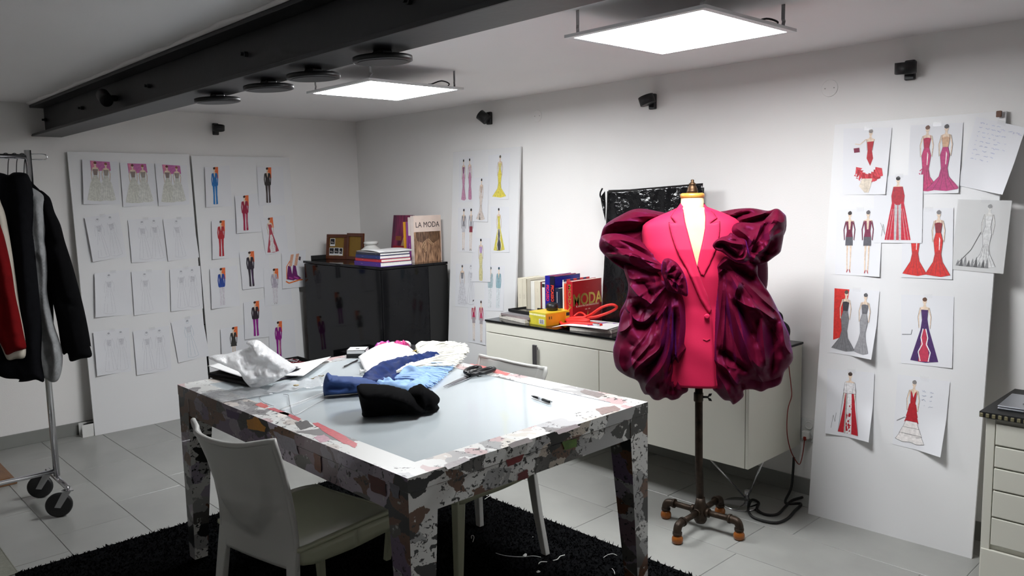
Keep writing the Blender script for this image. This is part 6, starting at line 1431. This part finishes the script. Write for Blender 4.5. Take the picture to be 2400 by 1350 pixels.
for a, b in (((0, 0, .0345), (Lx, .003, .0368)), ((0, Ly - .003, .0345), (Lx, Ly, .0368)), ((0, 0, .0345), (.003, Ly, .0368)), ((Lx - .003, 0, .0345), (Lx, Ly, .0368))): ed.box(a, b, M=Mb)
ed.build('edging', M_matt, jb); MB().box((Lx * .38, Ly * .4, .036), (Lx * .62, Ly * .6, .0364), M=Mb).build('emblem', M_matt, jb)
bpn = thing('black_pencil', 'thin black pencil lying in front of the gift box', 'pencil', at_z(820, 855, ZT))
pa, pb_ = at_z(805, 862, ZT), at_z(838, 846, ZT); MB().tube([pa - bpn.location + Vector((0, 0, .004)), pb_ - bpn.location + Vector((0, 0, .004))], .0038, 8).build('shaft', M_blk, bpn); MB().tube([pa - bpn.location + Vector((0, 0, .004)), pa - bpn.location + (pa - pb_).normalized() * .012 + Vector((0, 0, .004))], [.0038, .0006], 8).build('tip', M_zinc, bpn)
# magenta sequin cloth
M_seq = mat('magenta_sequin', (0.42, 0.012, 0.13), .3, .35, var=.6, scale=120, bump=.6, bscale=150); M_vio = mat('violet_satin', (0.30, 0.02, 0.26), .35, var=.3, scale=40)
lying('sequin_cloth', 'magenta sequined cloth lying behind the curled card', 'cloth', [('sequin_part', M_seq, [(872, 833), (880, 826), (905, 824), (930, 820), (955, 815), (963, 818), (950, 824), (920, 829), (890, 834)], [([(880, 830), (920, 824), (955, 818)], .02, .03)], .025, .03, 0, .008),
      ('satin_part', M_vio, [(872, 826), (885, 820), (910, 818), (925, 820), (905, 826), (885, 829)], [([(880, 824), (915, 820)], .015, .02)], .03, .025, .004, .006), ('ribbon_part', M_white, [(880, 820), (910, 813), (945, 809), (965, 811), (950, 816), (915, 820), (890, 824)], [], .022, .02, .003, .004)])
cpn = thing('bulldog_clip', 'grey metal bulldog clip beside the fringe', 'clip', at_z(972, 824, ZT))
MB().prism([(-.03, 0), (.03, 0), (.022, .03), (-.022, .036)], -.004, .0, M=Matrix.Rotation(.5, 4, 'Z') @ Matrix.Rotation(1.2, 4, 'X')).build('plate', M_brush, cpn); MB().tube([(-.03, 0, .006), (.03, .012, .006)], .006, 8).build('spine', M_brush, cpn)
cb = thing('gilt_comb', 'small gilt hair comb lying under the fringe edge', 'comb', at_z(982, 832, ZT)); M_gilt = mat('gilt', '8a7434', .35, .7, var=.2)
ca_, cb_ = at_z(965, 833, ZT) - cb.location, at_z(1003, 824, ZT) - cb.location
MB().tube([ca_ + Vector((0, 0, .016)), cb_ + Vector((0, 0, .016))], .006, 8).build('bar', M_gilt, cb)
for i in range(11):
    p = ca_.lerp(cb_, i / 10); MB().tube([p + Vector((0, 0, .016)), p + Vector((.014, -.018, .002))], .0013, 5).build('tooth', M_gilt, cb)
# scissors
M_steelb = mat('scissor_steel', (0.5, 0.5, 0.52), .22, 1.0, var=.05)
s_t, s_p, s_r = at_z(1040, 911, ZT), at_z(1094, 888, ZT), at_z(1166, 874, ZT)
sc_ = thing('scissors', 'large tailor scissors with black handles lying on the glass', 'scissors', s_p)
dx_ = (s_p - s_t).normalized(); Ms = frame((0, 0, .006), dx_, Vector((0, 0, 1)).cross(dx_)); Lb = (s_p - s_t).length; Lh = (s_r - s_p).length
for s in (-1, 1):
    MB().prism([(-Lb, .002 * s), (-Lb * .5, .010 * s), (0, .012 * s), (.03, .010 * s), (.03, -.004 * s), (0, -.003 * s), (-Lb * .5, -.001 * s)][::s], -.0015 + .002 * s, .0015 + .002 * s, M=Ms).build('blade', M_steelb, sc_)
MB().lathe([(.006, -.006), (.006, .007), (.004, .008)], 14, Ms).build('pivot', M_blk, sc_)
def loop(cx, cy, a, b, rot, r): return [Ms @ Vector((cx + a * math.cos(t) * math.cos(rot) - b * math.sin(t) * math.sin(rot), cy + a * math.cos(t) * math.sin(rot) + b * math.sin(t) * math.cos(rot), .007)) for t in [2 * PI * i / 24 for i in range(24)]]
MB().tube(loop(Lh * .68, .034, .062, .026, .12, 0), .0085, 10, closed=True).tube([Ms @ Vector((.02, .004, .004)), Ms @ Vector((.055, .022, .007)), Ms @ Vector((Lh * .42, .03, .007))], .009, 10).build('handle', M_blk, sc_)
MB().tube(loop(Lh * .72, -.030, .055, .022, -.1, 0), .0085, 10, closed=True).tube([Ms @ Vector((.02, -.004, .004)), Ms @ Vector((.055, -.020, .007)), Ms @ Vector((Lh * .45, -.028, .007))], .009, 10).build('handle', M_blk, sc_)
# pen
p0, p1 = at_z(1245, 931, ZT), at_z(1292, 947, ZT); pn = thing('ballpoint_pen', 'black and clear ballpoint pen lying on the right of the glass', 'pen', p0.lerp(p1, .5))
d = (p1 - p0).normalized(); Lp = (p1 - p0).length; Mp = axisM(Vector((0, 0, .006)) - d * Lp / 2, Vector((0, 0, .006)) + d)
MB().lathe([(.0008, 0), (.0022, .008), (.0045, .018), (.0052, .05)], 14, Mp).build('grip', M_blk, pn); MB().lathe([(.005, .05), (.0052, Lp * .58)], 14, Mp).build('barrel', mat('clear_barrel', (.6, .62, .66), .1, Alpha=.6, var=.02), pn)
MB().lathe([(.0055, Lp * .58), (.0056, Lp - .01), (.004, Lp - .006)], 14, Mp).build('cap', M_blk, pn); MB().lathe([(.003, Lp - .006), (.003, Lp)], 10, Mp).build('button', M_chrome, pn)
MB().tube([Mp @ Vector((.0075, 0, Lp * .62)), Mp @ Vector((.0085, 0, Lp * .95))], .0018, 6).build('pocket_clip', M_blk, pn)
# black folders, papers and clear plastic at the far left corner
gF = 'black folders at the table corner'
for i, (lab, cx, cy, rz) in enumerate((('lowest black folder at the far left table corner', 648, 893, .12), ('middle black folder at the far left table corner', 640, 889, .3), ('top black folder under the white papers at the table corner', 630, 885, .02))):
    q = at_z(575 + i * 4, 893 - i * 4, ZT); f_ = thing('black_folder', lab, 'folder', (q.x - .05, q.y + .06, ZT + i * .0105), rz, gF)
    MB().cbox((-.16, -.12, 0), (.16, .12, .004), .001).build('lower_cover', M_matt, f_); MB().box((-.155, -.115, .004), (.158, .115, .006)).build('pages', mat('pages_4a4660', '4a4660', .7), f_)
    MB().grid(lambda u, v: ((u - .5) * .32, (v - .5) * .24, .0075 + .004 * abs(u - .5) ** 2 * (i + 1)), 8, 4).build('upper_cover', M_matt, f_, solid=.002)
zF = .034
sheet3('white_envelope', 'white envelope lying on the black folders', 'envelope', [(487, 876), (556, 862), (640, 888), (566, 903)], M_white, lambda u, v: .036 + .004 * math.sin(u * 3), z=0)
sheet3('paper_sheet', 'white sheets of paper lying between the plastic bag and the gift box', 'paper', [(668, 862), (776, 845), (711, 892), (640, 884)], M_white, lambda u, v: .012 + .012 * abs(u - .35), z=0)
M_film = mat('clear_film', (.80, .82, .84), .08, Alpha=.34, var=.05, scale=30, bump=.6, bscale=28, spec=.9)
sheet3('clear_sleeve', 'crinkled clear plastic sleeve lying at the table edge beside the folders', 'plastic sleeve', [(470, 922), (600, 905), (640, 925), (520, 945)], M_film, lambda u, v: .004 + .004 * math.sin(u * 19 + v * 5) * math.sin(v * 11), z=0)
sheet3('plastic_film', 'crinkled clear plastic film lying beside the blue cloth', 'plastic film', [(640, 905), (745, 886), (762, 908), (622, 925)], M_film, lambda u, v: .006 + .006 * math.sin(u * 23 + v * 7) * math.sin(v * 9 + u * 3), z=0)
M_bag = mat('crumpled_bag_film', (.95, .95, .96), .25, Alpha=.72, var=.03, scale=20, bump=.55, bscale=40, spec=.8)
standing('plastic_bag', 'crumpled clear plastic bag standing on the folders and papers', 'plastic bag', (592, 909), M_bag, [
    ('bag', 0, [(487, 838), (500, 846), (530, 858), (560, 872), (572, 892), (590, 911), (612, 906), (640, 897), (668, 880), (688, 868), (692, 858), (660, 836), (630, 815), (604, 797), (577, 803), (584, 814), (556, 822), (530, 830), (505, 832)], [([(580, 806), (620, 830), (665, 858)], .03, .03), ([(500, 845), (560, 862), (600, 880)], .03, .03), ([(560, 825), (600, 850), (610, 900)], -.02, .03), ([(530, 835), (590, 850)], .015, .02), ([(600, 860), (640, 880), (670, 875)], .03, .025)], .05, .05, 1.4, .014)], res=.007)
wi = thing('bent_wire', 'thin bent wire lying on the glass left of the blue cloth', 'wire', at_z(690, 950, ZT))
MB().tube([at_z(x, y, ZT + .002 + dz) - wi.location for x, y, dz in ((664, 924, 0), (676, 926, .002), (679, 945, .004), (683, 962, 0), (684, 968, .0), (691, 973, .0), (700, 969, 0), (730, 952, .002), (764, 935, .001))], .0011, 6).build('wire', M_zinc, wi)
w2 = thing('bent_wire', 'thin curved wire at the collage border beside the clear sleeve', 'wire', at_z(620, 935, ZT))
MB().tube([p - w2.location for p in smooth_path([at_z(x, y, ZT + .002) for x, y in ((612, 925), (609, 932), (613, 940), (624, 946), (642, 952))], 5)], .001, 6).build('wire', M_zinc, w2)
ru = thing('clear_ruler', 'long narrow clear ruler edge lying on the glass beside the blue cloth', 'ruler', at_z(710, 940, ZT))
a, b = at_z(662, 962, ZT) - ru.location, at_z(764, 922, ZT) - ru.location; sd = (b - a).cross(Vector((0, 0, 1))).normalized() * .012
MB().add([a - sd, a + sd, b + sd, b - sd] + [p + Vector((0, 0, .0025)) for p in (a - sd, a + sd, b + sd, b - sd)], [(0, 1, 2, 3), (4, 7, 6, 5), (0, 4, 5, 1), (1, 5, 6, 2), (2, 6, 7, 3), (3, 7, 4, 0)]).build('strip', mat('clear_acrylic', (.85, .88, .9), .05, Alpha=.3, var=.02, spec=.9), ru)
MB().tube([a - sd + Vector((0, 0, .002)), b - sd + Vector((0, 0, .002))], .0014, 6).build('edge', M_white, ru)
ch = thing('gold_chain', 'short gold chain lying beside the blue cloth', 'chain', at_z(745, 886, ZT))
for i in range(9):
    q = at_z(731 + i * 3.4, 889 - i * .9 + 1.5 * math.sin(i * 2), ZT) - ch.location
    MB().tube([q + Vector((.005 * math.cos(t), .003 * math.sin(t), .003 + .002 * (i % 2))) for t in [2 * PI * k / 8 for k in range(8)]], .001, 5, closed=True).build('link', M_gilt, ch)
bd = thing('beige_button', 'small beige button on the clear plastic film', 'button', at_z(694, 904, ZT + .014)); MB().lathe([(.010, 0), (.012, .002), (.010, .004), (.004, .003)], 16).build('disc', mat('cover_a08c64', 'a08c64', .5), bd); MB().tube([(-.003, 0, .003), (0, 0, .005), (.003, 0, .003)], .001, 5).build('thread', M_lint, bd)
